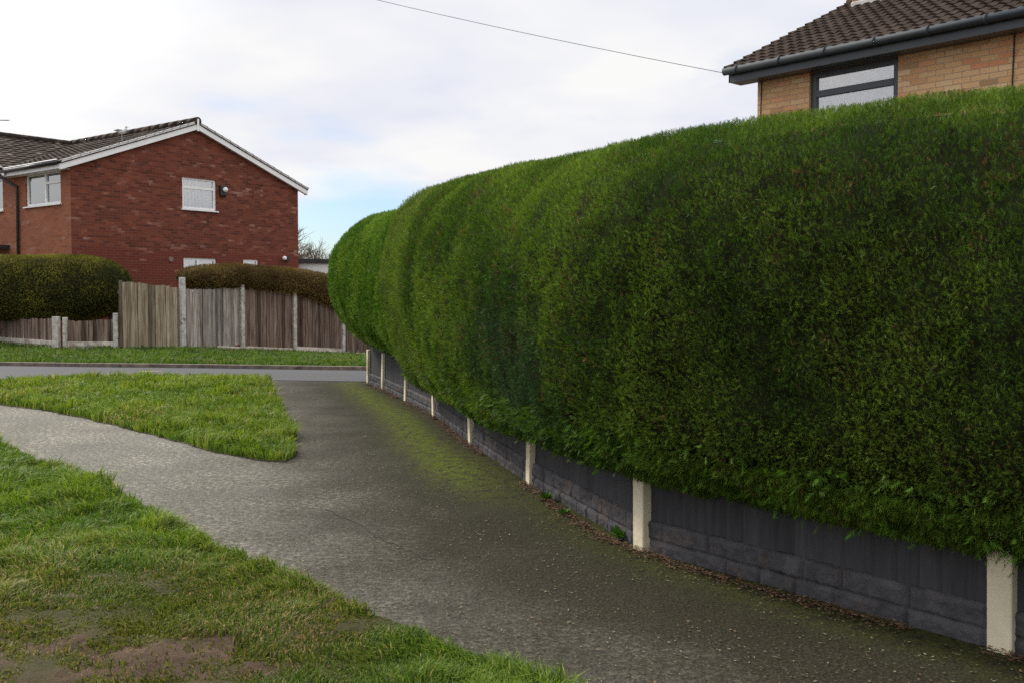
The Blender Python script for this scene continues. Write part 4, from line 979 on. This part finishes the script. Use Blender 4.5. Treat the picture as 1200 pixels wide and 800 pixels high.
hl = at_depth(-70, 330, 25.9); hr = at_depth(151, 330, 25.6)
c0 = np.array([hl[0], hl[1], 0]); c1 = np.array([hr[0], hr[1], 0])
zt1 = at_depth(0, 296, 25.0)[2]; zt2 = at_depth(110, 299, 25.0)[2]; zb1 = at_depth(50, 376, 25)[2]
block_hedge('hedge', 'dark olive green boxy hedge over the low fence at far left', c0, c1, 1.7, lambda f: zb1+0*f, lambda f: zt1+(zt2-zt1)*f, green_c, 55000, 'inner', size=.052, e=2.5)
def brown_c(P, N):
    n = len(P); nz = fbm(P[:,0]*1.8, P[:,1]*1.8, P[:,2]*2, 3); t = np.clip((nz-.5)*2.4+.5+RNG.normal(0, .25, n), 0, 1)[:,None]
    c = np.array([.11,.065,.022])*(1-t)+np.array([.27,.175,.055])*t; r = (RNG.random(n) < .12)[:,None]; return np.where(r, np.array([.09,.095,.022]), c)*RNG.uniform(.7, 1.25, (n, 1))
d_ = (fpt[401]-fpt[283]); d_ /= np.linalg.norm(d_); nin = np.array([-d_[1], d_[0], 0]); nin = nin if nin[1] > 0 else -nin
b0 = fpt[213]+nin*.34+d_*.18; b1 = fpt[452]+nin*.22
def ztop(f): 
    xs = np.array([213, 283, 344, 401, 452]); tops = [zat(fpt[213]+nin*.4, 216, 311), zat(fpt[283]+nin*.4, 283, 309.5), zat(fpt[344]+nin*.4, 344, 314), zat(fpt[401]+nin*.4, 401, 323), zat(fpt[452]+nin*.4, 452, 334)]
    dd = [np.linalg.norm(fpt[int(q)]-fpt[213]) for q in xs]; return np.interp(np.asarray(f)*dd[-1], dd, tops)
def zbot(f):
    xs = np.array([213, 283, 344, 401, 452]); tops = [zat(fpt[213], 216, 338), zat(fpt[283], 283, 342), zat(fpt[344], 344, 350), zat(fpt[401], 401, 370), zat(fpt[452], 452, 375)]
    dd = [np.linalg.norm(fpt[int(q)]-fpt[213]) for q in xs]; return np.interp(np.asarray(f)*dd[-1], dd, tops)
block_hedge('hedge', 'brown clipped hedge lying over the top of the tall wooden fence', b0, b1, 1.05, zbot, ztop, brown_c, 45000, 'inner_brown', e=2.6, size=.048)

# ---------------------------------------------------------------- bare tree, gull, aerial, road marks
def bare_tree(x, y, h, label, seed=5):
    rr = random.Random(seed); g = float(terrain(x, y)); o = empty('bare_tree', [x, y, g], label, 'tree'); trunk = MB(); twigs = MB()
    def grow(p, d, L, r, lv):
        q = p+d*L*.5+np.array([rr.uniform(-.04, .04)*L]*3); e = p+d*L
        (trunk if lv < 2 else twigs).tube([p, q, e], [r, r*.85, r*.65], 6 if lv < 2 else 3, cap=False)
        if lv >= 5: return
        for k in range(4):
            nd = d*rr.uniform(.5, 1.0)+np.array([rr.uniform(-1, 1), rr.uniform(-1, 1), rr.uniform(-.25, .7)])*.8; nd /= np.linalg.norm(nd)
            grow(p+d*L*rr.uniform(.45, 1.0), nd, L*rr.uniform(.55, .8), r*.55, lv+1)
    grow(np.array([x, y, g-.1]), np.array([.03, 0, 1.]), h*.34, h*.022, 0)
    trunk.build('trunk', M['bark'], o); twigs.build('twigs', M['twig'], o); return o
M['twig'] = simple('twig', (.12,.085,.06), .9, .2)
tp = at_depth(352, 300, 46); bare_tree(tp[0], 46, 7.4, 'bare brown tree beyond the right corner of the red brick house', 8)
tp = at_depth(318, 300, 52); bare_tree(tp[0], 52, 9.3, 'taller bare tree whose thin twigs rise just above the red house roof', 3)

gp_ = hit_plane(143, 163, A0+NG*.10, NG); gz0 = EZ+.17+.085+float(np.dot(gp_-A0, G))*TAN
gl = np.array([gp_[0], gp_[1], gz0]); gull = empty('gull', gl.tolist(), 'white gull standing on the roof edge of the red brick house', 'bird')
m = MB(); b = gl+UP*.25; R = np.array([1., 0, 0]); m.tube([b-R*.19+UP*.035, b-R*.12+UP*.02, b-R*.03, b+R*.06, b+R*.10+UP*.05, b+R*.11+UP*.10, b+R*.12+UP*.135], [.012,.045,.078,.068,.040,.034,.012], 10); m.ball(b+R*.115+UP*.12, .038); m.build('body', M['bird_white'], gull, smooth=True)
for sy in (-1, 1): m = MB(); m.tube([b-R*.22+UP*.02+np.array([0,.03*sy,0]), b-R*.1+UP*.03+np.array([0,.06*sy,0]), b+R*.03+UP*.02+np.array([0,.055*sy,0])], [.008,.035,.02], 8); m.build('wing', M['bird_grey'], gull, smooth=True)
m = MB(); m.tube([b+R*.145+UP*.118, b+R*.20+UP*.108], [.012,.003], 6); m.build('beak', M['bird_beak'], gull)
for sy in (-1, 1): m = MB(); p = b+np.array([.0,.03*sy,-.06]); m.tube([p, p-UP*.2], .006, 5); m.build('leg', M['bird_grey'], gull)

ap = at_depth(-6, 141, 34.5); aer = empty('tv_aerial', [ap[0], 34.5, ap[2]-1.0], 'thin rooftop television aerial at the left edge above the dark tiles', 'aerial')
m = MB(); m.tube([ap-UP*1.2, ap+UP*.06], .018, 6); m.build('mast', M['steel'], aer)
m = MB(); m.tube([ap-np.array([.4,0,0]), ap+np.array([.48,0,-.02])], .012, 5); m.build('boom', M['steel'], aer)
m = MB()
for k in range(8): p = ap+np.array([-.35+.115*k, 0, 0]); m.tube([p-[0.02,.15,.02], p+[.02,.15,.02]], .008, 4)
m.build('elements', M['steel'], aer)

for (x0, y0, x1, y1) in ((163, 435.2, 190, 435.4),):
    a = hit_ground(x0, y0); b = hit_ground(x1, y1); d = (b-a); n = np.array([-d[1], d[0], 0]); n = n/np.linalg.norm(n)*.06; m = MB()
    m.quad(a-n+UP*.012, b-n+UP*.012, b+n+UP*.012, a+n+UP*.012); tag(m.build('road_marking', M['yellow_mark']), kind='structure')

# ---------------------------------------------------------------- sky, sun, camera
SUN_EL, SUN_AZ = 35.0, math.degrees(math.atan2(-.74, .67))     # azimuth measured from +Y towards +X
world = bpy.data.worlds.new('World'); scene.world = world; world.use_nodes = True; nt = world.node_tree; nt.nodes.clear(); g = NT(nt)
sky = g.n('ShaderNodeTexSky', sky_type='NISHITA'); sky.sun_disc = False; sky.sun_elevation = math.radians(SUN_EL); sky.sun_rotation = math.radians(SUN_AZ); sky.air_density = 1.0; sky.dust_density = 1.0; sky.ozone_density = 1.5
bg = g.n('ShaderNodeBackground'); bg.inputs['Strength'].default_value = .10; 
tc = g.coord('Generated'); sp = g.n('ShaderNodeSeparateXYZ'); nt.links.new(tc, sp.inputs[0])
dn = g.math('ADD', g.math('MAXIMUM', sp.outputs[2], 0.0), .16); cb = g.n('ShaderNodeCombineXYZ')
nt.links.new(g.math('DIVIDE', sp.outputs[0], dn), cb.inputs[0]); nt.links.new(g.math('DIVIDE', sp.outputs[1], dn), cb.inputs[1])
cn = g.noise(cb.outputs[0], CLOUD_SCALE if 'CLOUD_SCALE' in globals() else .75, 7, .55)
nrmv = g.n('ShaderNodeVectorMath', operation='NORMALIZE'); nt.links.new(tc, nrmv.inputs[0])
def lobe(vec, lo, hi):
    d = g.n('ShaderNodeVectorMath', operation='DOT_PRODUCT'); nt.links.new(nrmv.outputs[0], d.inputs[0]); v = Vector(vec).normalized(); d.inputs[1].default_value = v
    mr = g.n('ShaderNodeMapRange', interpolation_type='SMOOTHSTEP'); nt.links.new(d.outputs['Value'], mr.inputs[0]); mr.inputs[1].default_value = lo; mr.inputs[2].default_value = hi; return mr.outputs[0]
# one clear gap low in the north, clouds elsewhere
gap = lobe(tuple(ray(415, 325)), math.cos(math.radians(8.5)), math.cos(math.radians(1)))
mask = g.ramp(g.math('SUBTRACT', g.math('ADD', cn, .16), g.math('MULTIPLY', gap, .27)), [(.38, 0), (.58, 1)])
shade = g.ramp(g.noise(cb.outputs[0], 1.1, 4, .5), [(.36, (7.2,7.45,8.5)), (.58, (9.0,8.95,8.9))])
_e = (math.radians(SUN_EL), math.radians(SUN_AZ)); glow = lobe((math.sin(_e[1])*math.cos(_e[0]), math.cos(_e[1])*math.cos(_e[0]), math.sin(_e[0])), .80, 1.0)
high = g.n('ShaderNodeMapRange', interpolation_type='SMOOTHSTEP'); nt.links.new(nrmv.outputs[0], sp.inputs[0]); nt.links.new(sp.outputs[2], high.inputs[0]); high.inputs[1].default_value = .30; high.inputs[2].default_value = 1.0
bright = g.math('ADD', g.math('ADD', g.math('MULTIPLY', high.outputs[0], 1.0), g.math('MULTIPLY', glow, 1.0)), 1.0)
shade = g.mix(1.0, shade, bright, 'MULTIPLY')
nt.links.new(g.mix(mask, g.mix(1.0, sky.outputs[0], (.85,1.02,1.25), 'MULTIPLY'), shade), bg.inputs['Color'])
ow = g.n('ShaderNodeOutputWorld'); nt.links.new(bg.outputs[0], ow.inputs[0])
sl = bpy.data.lights.new('sun', 'SUN'); sl.energy = 3.3; sl.angle = math.radians(9); sl.color = (1, .93, .82); so = bpy.data.objects.new('sun', sl); COL.objects.link(so)
el, az = math.radians(SUN_EL), math.radians(SUN_AZ); dirv = Vector((math.sin(az)*math.cos(el), math.cos(az)*math.cos(el), math.sin(el))); so.rotation_euler = dirv.to_track_quat('Z', 'Y').to_euler(); so.location = (0, 0, 30)
cam = bpy.data.cameras.new('camera'); cam.sensor_width = 36; cam.lens = F/1200*36; cam.clip_end = 3000; cam.clip_start = .05
co = bpy.data.objects.new('camera', cam); COL.objects.link(co); co.location = (0, 0, EYE); co.rotation_euler = (math.radians(90)+PITCH, 0, 0); scene.camera = co
vs = scene.view_settings; vs.view_transform = 'Standard'; vs.look = 'None'; vs.exposure = .1; vs.gamma = 1; vs.use_curve_mapping = False
scene.cycles.use_denoising = False
try: scene.cycles.denoiser = 'OPENIMAGEDENOISE'
except Exception: pass
scene.cycles.use_adaptive_sampling = False; scene.cycles.sample_clamp_indirect = 3.0; scene.cycles.max_bounces = 6; scene.cycles.transparent_max_bounces = 8
